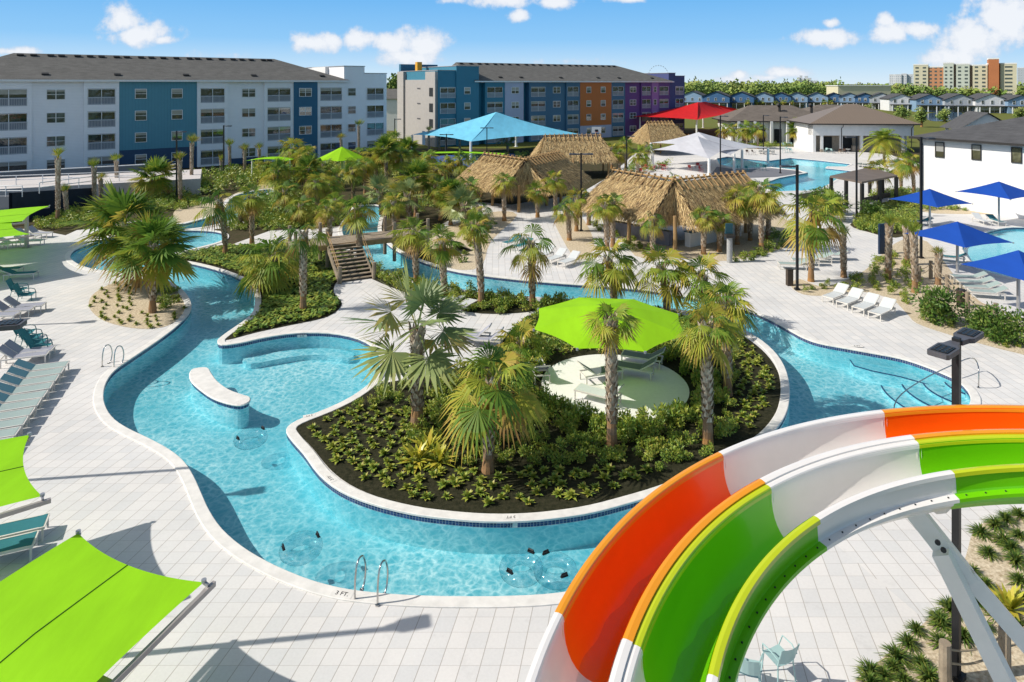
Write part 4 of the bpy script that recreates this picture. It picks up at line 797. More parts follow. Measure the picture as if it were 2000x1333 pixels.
PALMS = [
 # near: the river circle and the island
 (298,611,300,480,92,'full','shorter of the two big fan palms in the gravel circle'),(270,561,246,438,108,'full','taller broad fan palm at the back of the gravel circle'),
 (440,498,425,392,50,'sparse','thin palm with drooping fronds beside the river lobe'),(492,478,490,385,40,'compact','shaggy trunked palm on the path by the river lobe'),
 (548,566,528,500,72,'sabal','low palm with a wide weeping crown in the west island bed'),(592,607,592,455,50,'sparse','slim reddish trunk palm left of the bridge steps'),
 (702,522,698,405,45,'compact','palm standing against the wooden bridge beside the steps'),(813,557,806,452,48,'compact','palm right of the bridge on the near bank of the back river'),
 (867,584,862,470,46,'compact','palm in the hedge bed nearest the bridge end'),(940,600,926,440,42,'compact','tall clean trunk palm in the middle of the hedge bed'),
 (1040,597,1036,475,58,'sparse','spidery palm with arching fronds at the right end of the hedge bed'),
 (815,836,815,640,138,'bismarck','large silver fan palm in the near island bed'),(953,921,965,735,112,'sabal','nearest palm in the island bed with spreading yellow green fronds'),
 (1195,872,1192,622,62,'compact','palm standing in front of the lime green umbrella'),(1382,866,1380,635,72,'sabal','palm to the right of the lime umbrella with a scaly trunk'),
 (1421,772,1420,588,72,'sabal','palm behind the scaly one at the right of the lime umbrella'),(1200,612,1186,505,68,'sabal','palm rising behind the left half of the lime umbrella'),
 (1303,622,1290,522,70,'sabal','palm rising behind the right half of the lime umbrella'),(1385,640,1372,540,66,'sabal','bushy palm just before the right bank of the back river'),
 (1022,700,1015,668,62,'sabal','stubby palm without visible trunk left of the lime umbrella'),(1418,655,1420,610,40,'sparse','small palm at the water where the river turns'),
 # around the tiki bar
 (1374,497,1376,418,32,'sabal','small palm in front of the near corner of the tiki bar'),(1440,478,1442,385,40,'sabal','palm in front of the right wing of the tiki bar'),
 (1487,492,1490,372,46,'sabal','thick scaly palm at the right end of the tiki bar'),(1186,490,1180,402,34,'sabal','left palm of the pair beside the tiki bar'),(1197,482,1196,395,30,'compact','right palm of the pair beside the tiki bar'),
 (1232,432,1230,400,22,'compact','small withered palm against the thatch of the tiki bar'),(1126,452,1128,388,34,'sabal','palm beside the tall double lamp by the tiki bar'),(1112,470,1106,405,30,'sparse','thin palm left of the double lamp by the tiki bar'),
 (1320,372,1316,345,22,'sparse','feathery palm peeping over the ridge of the tiki bar'),
 (1584,550,1588,412,72,'sabal','big weeping palm by the single lamp on the east walk'),(1625,430,1622,395,36,'sabal','bushy palm behind the single lamp on the east walk'),
 (1648,542,1645,455,18,'tuft','bare trunk palm with a tiny tuft near the white loungers'),(1735,548,1737,435,20,'tuft','left of the three trimmed palms in the gravel'),(1787,572,1785,452,20,'tuft','nearest of the three trimmed palms in the gravel'),
 (1771,518,1770,440,18,'tuft','rear one of the three trimmed palms in the gravel'),(1832,556,1832,492,18,'tuft','trimmed palm leaning over the gravel by the lounger fence'),
 (1842,374,1843,338,14,'tuft','left trimmed palm against the white building'),(1884,378,1885,340,15,'tuft','right trimmed palm against the white building'),
 (1716,382,1718,330,30,'sabal','palm in front of the brown shade pergola'),(1760,372,1757,325,26,'sabal','palm at the right end of the brown shade pergola'),(1785,378,1778,312,32,'sabal','palm beside the downpipe corner of the white building'),
 (1727,318,1727,272,46,'date','date palm with feathery fronds in front of the pool bar'),(1556,287,1556,252,27,'full','round fan palm in front of the clubhouse'),
 (1459,290,1458,252,24,'sabal','left palm of the cluster before the clubhouse'),(1480,291,1478,250,22,'sabal','right palm of the cluster before the clubhouse'),(1434,285,1432,252,18,'sabal','palm behind the red canopy post'),(1415,282,1413,250,18,'sabal','palm under the right side of the red canopy'),
 (1245,350,1248,300,24,'sabal','palm left of the white canopy'),(1222,330,1220,280,20,'sabal','palm between the rear thatched huts'),(1210,345,1206,300,18,'compact','thin palm at the end of the second thatched hut'),(1262,330,1262,285,18,'sparse','palm just behind the white canopy corner'),
 # dense grove behind the river
 (575,352,570,292,39,'sabal','tallest green palm of the grove before the navy apartment bay'),(540,400,541,335,34,'sabal','palm at the left edge of the grove'),(605,400,602,330,36,'full','silvery topped palm in the grove left of the lime canopy'),
 (560,430,556,372,36,'sabal','low palm at the front of the grove beside the river arm'),(620,430,617,355,32,'sabal','palm in the centre of the grove'),(640,425,638,362,34,'sabal','three stemmed palm clump in the grove'),(585,440,588,400,36,'sabal','low spreading palm at the grove front'),
 (690,390,688,330,30,'sabal','palm at the right of the lime canopy'),(713,380,712,322,28,'sabal','palm with staked trunk right of the lime canopy'),(735,370,732,300,32,'sabal','palm in front of the end of the white apartments'),(755,375,752,290,32,'full','broad palm in front of the grey end wall'),(785,372,782,305,32,'sabal','palm left of the cyan canopy post'),
 (745,420,742,375,43,'bismarck','silver fan palm behind the bridge'),(812,425,812,345,45,'full','big yellow green palm in the middle of the garden'),(800,440,795,380,43,'bismarck','silver palm below the big yellow green one'),(850,400,850,330,32,'sabal','palm to the left of the near thatched hut'),
 (880,440,882,378,43,'full','golden palm behind the bridge end'),(905,450,905,400,45,'bismarck','silver palm near the front of the near thatched hut'),(935,395,932,342,28,'sabal','palm against the left end of the near thatched hut'),(870,372,868,318,25,'sabal','palm before the blue play deck'),(835,350,838,305,24,'sabal','palm below the left edge of the cyan canopy'),
 (992,300,988,272,25,'bismarck','pale silver palm under the cyan canopy'),(968,385,962,335,24,'sparse','withered palm at the gable of the near thatched hut'),
 (470,440,468,400,28,'sparse','feathery palm bending over the river arm'),(520,350,520,318,25,'sabal','palm at the head of the river arm'),(548,372,547,330,28,'full','olive crowned palm left in the grove'),(600,365,598,300,28,'sabal','high palm behind the middle of the grove'),
 (632,372,632,322,25,'compact','narrow palm below the lime umbrella of the grove'),(655,400,654,345,28,'sabal','leaning palm in front of the lime umbrella'),(648,442,650,392,30,'compact','palm at the left abutment of the bridge'),(645,470,640,405,30,'sabal','palm rising behind the top of the bridge steps'),
 (776,432,775,375,30,'sabal','palm over the far rail of the bridge'),(770,455,768,395,31,'sabal','palm at the right abutment of the bridge'),(775,340,770,272,28,'sabal','tall palm before the grey end wall door'),(800,345,798,290,28,'full','tall full palm left of the cyan canopy'),
 (825,395,825,318,31,'sabal','palm in the middle of the garden behind the silver one'),(860,430,858,362,33,'sabal','shaggy palm left of the thatched hut post'),(900,372,898,312,28,'sabal','palm before the left end of the thatched ridge'),(915,430,915,362,30,'compact','dark palm against the thatched hut eave'),
 (938,470,935,405,28,'sparse','thin palm in the pale gravel by the river bend'),(1150,440,1150,385,26,'sabal','palm against the left eave of the tiki bar'),(1500,470,1506,392,28,'sabal','second palm at the right end of the tiki bar'),(1465,470,1468,398,25,'compact','palm between the stone column and the tiki bar'),
 (700,345,698,300,23,'sabal','far palm behind the lime umbrella of the grove'),(1195,330,1194,290,18,'sabal','palm at the gable of the second thatched hut'),
 (985,432,983,352,30,'sabal','palm standing before the near corner of the bent thatched hut'),(1050,425,1048,372,28,'compact','palm under the right eave of the bent thatched hut'),(1085,420,1083,350,28,'sabal','palm between the bent thatched hut and the double lamp'),(1275,500,1272,425,30,'sparse','thin palm before the left wing of the tiki bar'),(1405,492,1408,430,28,'compact','palm before the right wing counter of the tiki bar'),
 # trimmed palms on the west side
 (113,434,117,305,20,'tuft','tallest thick trunk of the trimmed palms by the navy wall'),(130,423,127,372,14,'tuft','short thick trimmed palm in front of the navy wall'),(184,405,184,325,16,'tuft','left of two trimmed palms before the ramp'),(198,402,198,348,14,'tuft','right of two trimmed palms before the ramp'),
 (228,378,227,312,15,'tuft','trimmed palm at the end of the ramp'),(352,398,352,310,15,'tuft','trimmed palm beside the single lamp'),(374,372,375,278,16,'tuft','tall trimmed palm before the white balcony bay'),(300,392,300,345,48,'full','wide yellow green fan palm behind the two river palms'),
 (449,335,448,285,14,'tuft','trimmed palm before the second lamp'),(478,345,478,292,13,'tuft','trimmed palm below the double window'),(507,338,507,290,11,'tuft','thin trimmed palm before the white balcony stack'),(432,340,432,312,11,'tuft','short trimmed palm at the foot of the second lamp'),
 (668,318,666,270,12,'tuft','trimmed palm before the last balcony stack'),(701,316,700,245,13,'tuft','tall thin trimmed palm before the corner block'),
 (838,302,837,255,9,'tuft','slim palm at the grey end wall'),(858,300,858,268,10,'tuft','palm trunk under the left part of the cyan canopy'),(871,302,872,268,10,'tuft','second palm trunk under the cyan canopy'),(898,300,898,272,9,'tuft','third palm trunk under the cyan canopy'),
]
for a in PALMS:
    if any(inside(G(a[0], a[1]).to_2d(), w) for w in pools): print('PALM IN WATER', a[:4])
    palm(*a)

# ------------------------------------------------------------------ shrubs and low plants
shrub_m = M('shrub_leaf', (.08, .14, .03), .5, .25, 6.0, spec=.45, trans=.2, tone=[(0.0, (.42, .34, .07)), (0.3, (.38, .42, .06)), (0.65, (.17, .28, .04)), (1.0, (.045, .11, .02))])
lime_m = M('bromeliad_leaf', (.3, .3, .04), .4, .2, 5.0, spec=.5, trans=.25, tone=[(0.0, (.62, .46, .06)), (0.4, (.56, .52, .06)), (1.0, (.28, .38, .045))])
def shrub_mesh(seed, n=320, leaf=.075, flat=.8, stem=0.0, lobes=7, mat=None):
    """leaves through a lumpy crown of radius about 0.5"""
    r = random.Random(seed); mb = MB(); C = [(Vector((r.uniform(-.3, .3), r.uniform(-.3, .3), r.uniform(.18, .62) * flat + stem)), r.uniform(.16, .28), r.uniform(-.2, .2)) for _ in range(lobes)]
    for i in range(n):
        c, rad, tn = C[i % lobes]; d = Vector((r.gauss(0, 1), r.gauss(0, 1), r.gauss(0, 1))).normalized(); p = c + d * rad * r.uniform(.55, 1.08)
        if p.z < .02: p.z = r.uniform(.02, .12)
        t = (d + Vector((r.uniform(-.6, .6), r.uniform(-.6, .6), r.uniform(-.3, .7)))).normalized(); s = t.cross(Vector((r.uniform(-1, 1), r.uniform(-1, 1), r.uniform(-1, 1)))).normalized(); L_ = leaf * r.uniform(.7, 1.4)
        mb.face([p - t * L_, p + s * L_ * .42, p + t * L_, p - s * L_ * .42], tone=min(1, max(0, .5 + tn + r.uniform(-.3, .3))))
    return mb.mesh('foliage', mat or shrub_m)
def rosette_mesh(seed, n=22, L0=.30, w=.035, up=(15, 75), mat=None, arch=.35):
    r = random.Random(seed); mb = MB()
    for i in range(n):
        az = i * 2.39996 + r.uniform(-.2, .2); el = R(r.uniform(*up)); h = Vector((math.cos(az), math.sin(az), 0)); sd = Vector((-math.sin(az), math.cos(az), 0)); L_ = L0 * r.uniform(.65, 1.1); tn = min(1, max(0, r.gauss(.5, .2)))
        f = lambda t: (h * math.cos(el) + Vector((0, 0, math.sin(el)))) * L_ * t + Vector((0, 0, -arch * L_ * t * t + .02))
        a, b, c = f(0), f(.5), f(1.0); mb.face([a - sd * w * .6, a + sd * w * .6, b + sd * w, b - sd * w], tone=tn); mb.face([b - sd * w, b + sd * w, c], tone=max(0, tn - .12))
    return mb.mesh('leaves', mat or shrub_m)
SH = [shrub_mesh(i) for i in range(5)]; BIG = [shrub_mesh(20 + i, 1700, .040, .95, .0, 16, M('bush_leaf', (.06, .13, .02), .5, .25, 6.0, spec=.3, trans=.15, tone=[(0.0, (.22, .25, .05)), (0.4, (.11, .20, .03)), (0.7, (.05, .115, .018)), (1.0, (.02, .055, .012))])) for i in range(3)]; ROS = [rosette_mesh(40 + i, 34, .30, .042, (22, 82)) for i in range(5)]
UPR = [shrub_mesh(60 + i, 260, .07, 1.25, .0, 8) for i in range(3)]; GRS = [rosette_mesh(80 + i, 150, .52, .014, (20, 88), M('grass_leaf', (.07, .15, .02), .5, .3, 5.0, spec=.25, trans=.15, tone=[(0.0, (.24, .26, .05)), (0.5, (.075, .15, .022)), (1.0, (.025, .06, .012))]), .5) for i in range(3)]; YEL = [rosette_mesh(90 + i, 40, .62, .045, (15, 80), lime_m, .3) for i in range(2)]
def plant(meshes, g, s, name, label, cat, group, sz=None):
    o = bpy.data.objects.new(name, rnd.choice(meshes)); COL.objects.link(o); o.location = g; o.rotation_euler = (0, 0, rnd.uniform(0, 6.28)); q = s * rnd.uniform(.82, 1.18); o.scale = (q, q, q * (sz or 1)); return tag(o, label, cat, group)
def spread(poly, step, jit, ok=lambda p: True):
    xs = [p[0] for p in poly]; ys = [p[1] for p in poly]; y = min(ys); k = 0; out = []
    while y < max(ys):
        x = min(xs) + (step / 2 if k % 2 else 0)
        while x < max(xs):
            p = Vector((x + rnd.uniform(-jit, jit), y + rnd.uniform(-jit, jit)))
            if inside(p, poly) and ok(p) and not any(inside(p, w) for w in pools): out.append(p)
            x += step
        y += step * .82; k += 1
    return out
under = MB(); UR = random.Random(21)
def leafmass(g, s, n=110, hgt=.7):
    lobes = [(Vector((UR.uniform(-.3, .3), UR.uniform(-.3, .3), UR.uniform(.12, .6) * hgt)) * s, UR.uniform(.16, .28) * s, UR.uniform(-.25, .25)) for _ in range(5)]; tn0 = UR.uniform(.35, .65)
    for i in range(n):
        c, rad, tn = lobes[i % 5]; d = Vector((UR.gauss(0, 1), UR.gauss(0, 1), UR.gauss(0, 1))).normalized(); p = Vector(g) + c + d * rad * UR.uniform(.5, 1.1); t = (d + Vector((UR.uniform(-.6, .6), UR.uniform(-.6, .6), UR.uniform(-.2, .8)))).normalized(); u = t.orthogonal().normalized(); L_ = UR.uniform(.06, .12) * (.55 + .45 * s)
        p.z = max(p.z, .02); under.face([p - t * L_, p + u * L_ * .4, p + t * L_, p - u * L_ * .4], tone=min(1, max(0, tn0 + tn + UR.uniform(-.2, .2))))
isl_in = offset(beds['island'], -.35)
def px_of(p): return CX + FOC * p[0] / p[1], HY + FOC * CAM_H / p[1]
palm_xy = [G(a[0], a[1]).to_2d() for a in PALMS]
far_from_palm = lambda p, d=.4: all((p - q).length > d for q in palm_xy)
zones = {'front': [], 'mid': []}
for p in spread(isl_in, .54, .12, lambda p: (p - PADC.to_2d()).length > PADR + .35 and far_from_palm(p)):
    x, y = px_of(p)
    if y > 905 + .06 * abs(x - 1000) or x < 800 and y > 800 or x > 1440: zones['front'].append(p)
    else: zones['mid'].append(p)
for p in zones['front']: plant(ROS, (p.x, p.y, .015), 1.0, 'bedding_plant', 'small bright green rosette plant in the dark mulch along the rim of the island bed', 'bedding plant', 'rosette plants in the island bed', 1.0)
mids = [p for p in zones['mid'] if px_of(p)[1] > 705]; mids = [p for i, p in enumerate(mids) if i % 7 != 1]
for p in zones['mid']:
    if px_of(p)[1] <= 705: leafmass((p.x, p.y, 0), .75, 60, .8)
for p in mids:
    nearpad = (p - PADC.to_2d()).length < PADR + 1.3
    plant(SH + UPR, (p.x, p.y, .0), rnd.uniform(.65, .85) if nearpad else rnd.uniform(.45, .65), 'shrub', 'leafy yellow green shrub in the middle of the island bed around the umbrella pad', 'shrub', 'shrubs round the umbrella pad', 1.2 if nearpad else 1.0)
for p in spread(beds['hedge'], .75, .15, far_from_palm): plant(SH + UPR, (p.x, p.y, 0), .85, 'hedge_shrub', 'dark green shrub in the hedge strip along the near bank of the back river', 'shrub', 'hedge shrubs along the back river', 1.0)
for p in spread(gl(CIRCLE, 3), .72, .18, lambda p: far_from_palm(p, .5)): 
    x, y = px_of(p)
    if x > 258 and 560 < y < 612 and x < 345: continue
    plant(ROS, (p.x, p.y, .01), .82, 'gravel_tuft', 'small olive tuft planted in the pale gravel circle', 'tuft', 'tufts in the gravel circle', 1.3)
for x, y in ((300,575),(312,568),(325,575),(318,590),(335,585),(330,600),(316,604),(342,572),(306,590)): plant(SH, G(x, y), .75, 'shrub', 'bright green low shrub at the foot of the gravel circle palms', 'shrub', 'shrubs at the foot of the circle palms', .8)
for (x, y), lb in zip(((815,905),(858,905),(836,885)), ('left yellow green bromeliad clump before the silver fan palm', 'right yellow green bromeliad clump before the silver fan palm', 'rear yellow green bromeliad clump before the silver fan palm')): plant(YEL, G(x, y), 1.5, 'bromeliad', lb, 'plant', 'bromeliad clumps')
# ground cover of the west island bed: uncountable small leaves
gc = MB(); r = random.Random(3)
for p in spread(offset(beds['west'], -.2), .22, .11):
    if r.random() < .22: continue
    tn0 = r.uniform(.3, .8)
    for k in range(7):
        a = r.uniform(0, 6.28); L_ = r.uniform(.09, .17); c = Vector((p.x + r.uniform(-.12, .12), p.y + r.uniform(-.12, .12), r.uniform(.05, .2))); t = Vector((math.cos(a), math.sin(a), r.uniform(-.1, .6))) * L_; s = Vector((-math.sin(a), math.cos(a), r.uniform(-.3, .3))) * L_ * .45
        gc.face([c - t, c + s, c + t, c - s], tone=min(1, max(0, tn0 + r.uniform(-.2, .2))))
struct(gc.build('ground_cover', shrub_m), 'stuff')
# planted background between the river and the apartments
def thicket(px, step, size, hgt=.8):
    for p in spread(gl(px, 3), step, step * .35): leafmass((p.x, p.y, -.03), size * UR.uniform(.7, 1.3), 110, hgt)
def band(px, step, size, name, label, group, meshes=None, sz=1.0):
    for p in spread(gl(px, 3), step, step * .3): plant(meshes or (SH + UPR), (p.x, p.y, -.03), size * rnd.uniform(.8, 1.2), name, label, 'shrub', group, sz)
thicket([(330,372),(420,345),(520,335),(600,345),(560,372),(500,366),(440,378),(350,395)], 2.0, 2.4)
thicket([(480,410),(540,385),(640,400),(680,420),(640,445),(600,440),(540,440),(470,440)], 1.35, 1.6)
thicket([(700,392),(800,370),(900,360),(940,380),(900,400),(800,420),(760,400)], 1.6, 1.6)
thicket([(60,440),(120,420),(200,402),(290,392),(360,380),(400,400),(340,412),(230,418),(180,432),(110,450)], .95, 1.1)
thicket([(880,312),(1000,305),(1040,300),(1000,322),(900,325)], 2.2, 1.6)
thicket([(1480,500),(1520,488),(1548,470),(1520,455),(1490,470)], .9, .9)
band([(1140,440),(1180,455),(1240,495),(1330,500),(1280,490),(1200,440)], .95, .6, 'shrub', 'small shrub in the gravel along the front of the tiki bar', 'gravel shrubs by the tiki bar')
band([(1410,500),(1470,498),(1540,480),(1500,505),(1430,512)], .8, .55, 'shrub', 'low leafy plant along the walk in front of the tiki bar', 'low plants by the tiki bar walk')
thicket([(850,480),(900,450),(960,430),(950,480),(900,515)], 1.2, .7)
band([(1665,442),(1690,428),(1760,432),(1790,445),(1740,462),(1690,455)], 1.3, .9, 'shrub', 'yellow green shrub in the bed beside the curved east walk', 'shrubs by the curved walk')
thicket([(1740,395),(1790,388),(1900,395),(2010,402),(2010,412),(1880,412),(1780,408)], 1.3, 1.0)
band([(1560,574),(1600,556),(1660,550),(1700,525),(1740,500),(1790,520),(1800,570),(1780,600),(1740,585),(1680,572)], .95, .6, 'shrub', 'small plant in the gravel behind the white loungers', 'gravel plants behind the loungers')
band([(1785,624),(1840,640),(1920,664),(2000,692),(2040,680),(1940,640),(1860,622)], .8, .42, 'shrub', 'low green plant in the gravel below the lounger fence', 'gravel plants below the lounger fence')
thicket([(1400,292),(1520,288),(1530,284),(1400,286)], 2.0, 1.6)
thicket([(1215,345),(1300,330),(1310,322),(1240,325)], 1.6, 1.4)
for x, y, s, lb in ((1828,628,2.5,'big round dark green bush at the lounger fence'),(1925,655,2.1,'round green bush further along the lounger fence'),(1968,672,1.8,'yellow green bush at the edge of the view by the lounger fence'),(1700,425,2.3,'tall green bush beside the curved east walk'),(1628,418,3.0,'tall leafy bush right of the big weeping palm'),(1600,400,2.6,'leafy bush behind the big weeping palm'),(1975,402,2.2,'narrow young tree against the white building')):
    plant(BIG, G(x, y), s, 'bush', lb, 'bush', 'large bushes on the east side', 1.0 if s < 2.2 or s > 2.25 else 2.0)
for i, (x, y) in enumerate(((1752,1290),(1700,1318),(1790,1235),(1840,1225),(1765,1335),(1800,1300),(1838,1262),(1900,1120),(1930,1085),(1960,1060),(1985,1100),(1925,1150),(1905,1180),(1960,1180),(1990,1050),(1990,1010),(1915,1045),(1990,1230),(1700,1340),(1945,1030),(1965,1020),(1775,1262),(1728,1325),(1815,1330),(1745,1310),(1855,1195),(1990,1140),(1948,1205),(1975,1075),(2000,1175),(1890,1160),(1835,1215),(1880,1250),(1925,1230))): plant(GRS, G(x, y), .88, 'grass_clump', 'dark green grassy clump in the gravel below the slide support', 'grass clump', 'grass clumps below the slide')
plant(YEL, G(1972,1195), 1.35, 'yucca', 'yellow green yucca with long leaves in the gravel below the slide', 'yucca', None)

thicket([(1778,400),(1900,402),(2060,404),(2060,412),(1880,414),(1775,410)], .9, .9)
thicket([(1700,385),(1760,372),(1785,378),(1790,398),(1740,402)], .9, 1.2)
thicket([(1660,440),(1690,418),(1720,404),(1780,404),(1790,440),(1750,460),(1700,452)], .8, .9)
thicket([(425,436),(470,425),(520,420),(600,425),(660,436),(640,446),(560,449),(470,452),(445,450)], .8, .8)
thicket([(950,330),(1060,320),(1100,315),(1060,345),(980,345)], 1.5, 1.0)
thicket([(520,330),(700,322),(840,318),(830,340),(700,350),(560,350)], 1.7, 1.8)
struct(under.build('undergrowth', shrub_m), 'stuff')
# ------------------------------------------------------------------ far trees
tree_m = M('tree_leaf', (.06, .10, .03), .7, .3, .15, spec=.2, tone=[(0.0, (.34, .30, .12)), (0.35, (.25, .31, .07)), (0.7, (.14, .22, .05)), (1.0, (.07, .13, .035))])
def blob_tree(mb, c, rad, h, n, r, tone):
    c = Vector(c)
    for i in range(n):
        d = Vector((r.gauss(0, 1), r.gauss(0, 1), r.gauss(0, .8))).normalized(); lump = .75 + .3 * math.sin(d.x * 5 + c.x) * math.cos(d.z * 6 + c.y); p = Vector(c) + Vector((d.x * rad, d.y * rad, d.z * h)) * lump * r.uniform(.7, 1.05)
        s = rad * r.uniform(.10, .20); t = Vector((r.gauss(0, 1), r.gauss(0, 1), r.gauss(0, 1))).normalized(); u = t.orthogonal().normalized()
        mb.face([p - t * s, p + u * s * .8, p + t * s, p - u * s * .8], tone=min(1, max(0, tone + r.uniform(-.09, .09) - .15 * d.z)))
r = random.Random(9); mb = MB()
for i in range(230):
    x = 1330 + (2060 - 1330) * r.random(); Z = r.uniform(520, 700); top = 158 + r.gauss(0, 3.2) + (6 if x > 1640 else 0)
    if 1610 < x < 1800 and r.random() < .45: Z = 720
    h = HT(top, Z); g = AT(x, Z); blob_tree(mb, (g.x, g.y, h * .52), r.uniform(5, 10), h * .48, 110, r, r.uniform(.25, .85))
for i in range(60):
    x = -300 + r.random() * 2600; Z = r.uniform(800, 1300); h = HT(160 + r.gauss(0, 1), Z); g = AT(x, Z); blob_tree(mb, (g.x, g.y, h * .5), r.uniform(9, 16), h * .5, 70, r, r.uniform(.4, .8))
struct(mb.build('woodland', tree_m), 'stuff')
def tree(px, Z, ytop, rad, label, group='trees behind the apartments', name='tree'):
    g = AT(px, Z); h = HT(ytop, Z); o = thing(name, label, 'tree', (g.x, g.y, 0), 0, group); mb = MB(); r = random.Random(int(px)); 
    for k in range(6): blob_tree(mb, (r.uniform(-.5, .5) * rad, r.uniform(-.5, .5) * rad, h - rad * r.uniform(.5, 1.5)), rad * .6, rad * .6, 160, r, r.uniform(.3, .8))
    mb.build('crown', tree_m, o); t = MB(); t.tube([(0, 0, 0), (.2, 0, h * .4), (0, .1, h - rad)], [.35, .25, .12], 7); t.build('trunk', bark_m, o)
tree(770, 190, 134, 4.5, 'round green tree beyond the gap between the two apartment blocks')
for i, (x, Z, yt, lb) in enumerate(((1640,235,205,'small tree before the long shed'),(1700,225,203,'tree on the lawn left of the pond'),(1760,205,205,'leafy tree at the left edge of the pond'),(1800,190,207,'bushy tree beside the pond left of the pavilion'),(1845,215,208,'tree behind the pond'),(1990,210,207,'tree at the edge of the view near the pond'),(1580,240,205,'tree on the lawn behind the clubhouse roof'),(1540,250,207,'tree beside the vented clubhouse roof'))): tree(x, Z, yt, 2.6, lb, 'trees on the lawn')
for i, (x, y) in enumerate(((1475,206),(1488,206),(1500,205),(1515,206),(1530,207),(1546,206),(1610,207),(1622,207),(1672,206),(1690,206),(1770,205),(1790,204),(1802,204),(1815,204),(1460,207),(1880,206),(1700,212))):
    palm(x, y + 6, x, y - 8 + (y % 3), 7, 'compact', 'distant palm in front of the row of townhouses', 'palms in front of the townhouses')
sheet('pond', [gl([(1812,222),(1850,219),(1880,221),(1868,232),(1835,237),(1812,234)], 3)], [], -.02, M('pond_water', (.05, .09, .14), .08, .2, .3, spec=.6))
# ------------------------------------------------------------------ shade canopies, umbrellas, sails
def cloth(name, col, tr=.18, var=.09): return M(name, col, .75, var, 1.1, bump=.35, bscale=5, spec=.2, trans=tr, stretch=(1, .35, 1))
lime = cloth('lime_cloth', (.36, .72, .012), .25); limef = cloth('lime_sail', (.32, .70, .008), .2); cyan = cloth('cyan_cloth', (.20, .62, .84), .15); red = cloth('red_cloth', (.72, .02, .022), .2); navyb = cloth('blue_cloth', (.012, .075, .40), .15); whitec = cloth('white_cloth', (.66, .66, .70), .2)
steel_w = M('white_steel', (.84, .83, .80), .4, .05, 2.0, bump=.03, bscale=40); steel_g = M('galvanised', (.45, .46, .48), .4, .1, 3.0, metal=.6); alu = M('grey_aluminium', (.42, .38, .36), .4, .06, 3, metal=.3); blackm = M('black_metal', (.018, .018, .020), .45, .2, 3); chrome = M('polished_steel', (.55, .54, .52), .18, .08, 4, metal=1.0); lime_post = M('lime_post', (.45, .58, .35), .5, .05)
def fabric(corners, apex, o, sag=.06, drop=.03, nseg=8, rows=6, ridge=None):
    """panels from each eave edge (hollowed in) up to the apex or the two ridge ends"""
    mb = MB(); m = len(corners); c0 = sum((Vector(c) for c in corners), Vector()) / m
    for i in range(m):
        a, b = Vector(corners[i]), Vector(corners[(i + 1) % m]); ta, tb = (Vector(apex),) * 2 if ridge is None else (Vector(ridge[i][0]), Vector(ridge[i][1])); L_ = (b - a).length; gr = []
        for r_ in range(rows + 1):
            t = r_ / rows; row = []
            for k in range(nseg + 1):
                u = k / nseg; e = a.lerp(b, u); inw = (c0 - e); inw.z = 0; inw = inw.normalized() * (sag * L_ * 4 * u * (1 - u)); e = e + inw + Vector((0, 0, sag * .25 * L_ * 4 * u * (1 - u)))
                p = e.lerp(ta.lerp(tb, u), t); p.z -= drop * L_ * 4 * t * (1 - t) * .5; row.append(p - o)
            gr.append(row)
        mb.grid(gr)
    return mb
def canopy(name, label, corners, apex, mat, posts, pm, pr=.1, sag=.06, group=None, cat='canopy', ridge=None, drop=.03):
    o = sum((Vector(c) for c in corners), Vector()) / len(corners); o.z = 0; t = thing(name, label, cat, o, 0, group)
    f = fabric(corners, apex, o, sag, drop, ridge=ridge).build('fabric', mat, t, True)
    for p in posts: p = Vector(p) - o; q = MB(); q.cyl((p.x, p.y, 0), (p.x, p.y, p.z), pr, pr * .9, 12).cyl((p.x, p.y, 0), (p.x, p.y, .04), pr * 2, n=12); q.build('post', pm, t)
    for c in corners: h = MB(); q = Vector(c) - o; h.cyl(q + Vector((0, 0, -.06)), q + Vector((0, 0, .02)), .05); h.build('corner_fitting', steel_g, t)
    return t
def V(*a): return Vector(a)
canopy('shade_canopy', 'big cyan blue hipped shade canopy before the teal apartment block', [V(-6.5,105,3.3),V(12,118,3.5),V(.8,131,3.4),V(-17.7,118,3.4)], V(-2.8,118,7.4), cyan, [V(-6.5,105,3.3),V(12,118,3.4),V(.8,131,3.3),V(-17.7,118,3.3)], steel_w, .22, .04, 'large hip shade canopies')
canopy('shade_canopy', 'big red hipped shade canopy behind the white one', [V(40.1,144.0,4.6),V(66.0,178.5,4.6),V(54.5,190,4.6),V(28.4,156.8,4.6)], V(47,166,7.9), red, [V(40.5,146,4.5),V(63.9,176,4.5),V(53.7,187,4.5),V(30.3,157.6,4.5)], steel_w, .2, .03, 'large hip shade canopies', ridge=[(V(46,164.5,7.8),V(49,168.5,7.8)),(V(49,168.5,7.8),V(49,168.5,7.8)),(V(49,168.5,7.8),V(46,164.5,7.8)),(V(46,164.5,7.8),V(46,164.5,7.8))])
canopy('shade_canopy', 'front of the two white shade canopies, its underside pale lavender', [V(25.4,85.8,2.8),V(33.8,97.8,2.8),V(29.5,109,2.8),V(20.5,97,2.8)], V(27.2,97.4,4.75), whitec, [V(25.4,85.8,2.8),V(33.8,97.8,2.8),V(20.5,97,2.8)], steel_w, .2, .07, 'white shade canopies')
canopy('shade_canopy', 'rear of the two white shade canopies, mostly hidden by the front one', [V(30.5,93,2.5),V(40,104,2.4),V(33,113,3.2),V(21.5,103,3.3)], V(29.0,103.5,4.9), whitec, [V(40,104,2.4),V(21.5,103,3.3),V(31.2,93.5,2.6)], steel_w, .2, .08, 'white shade canopies')
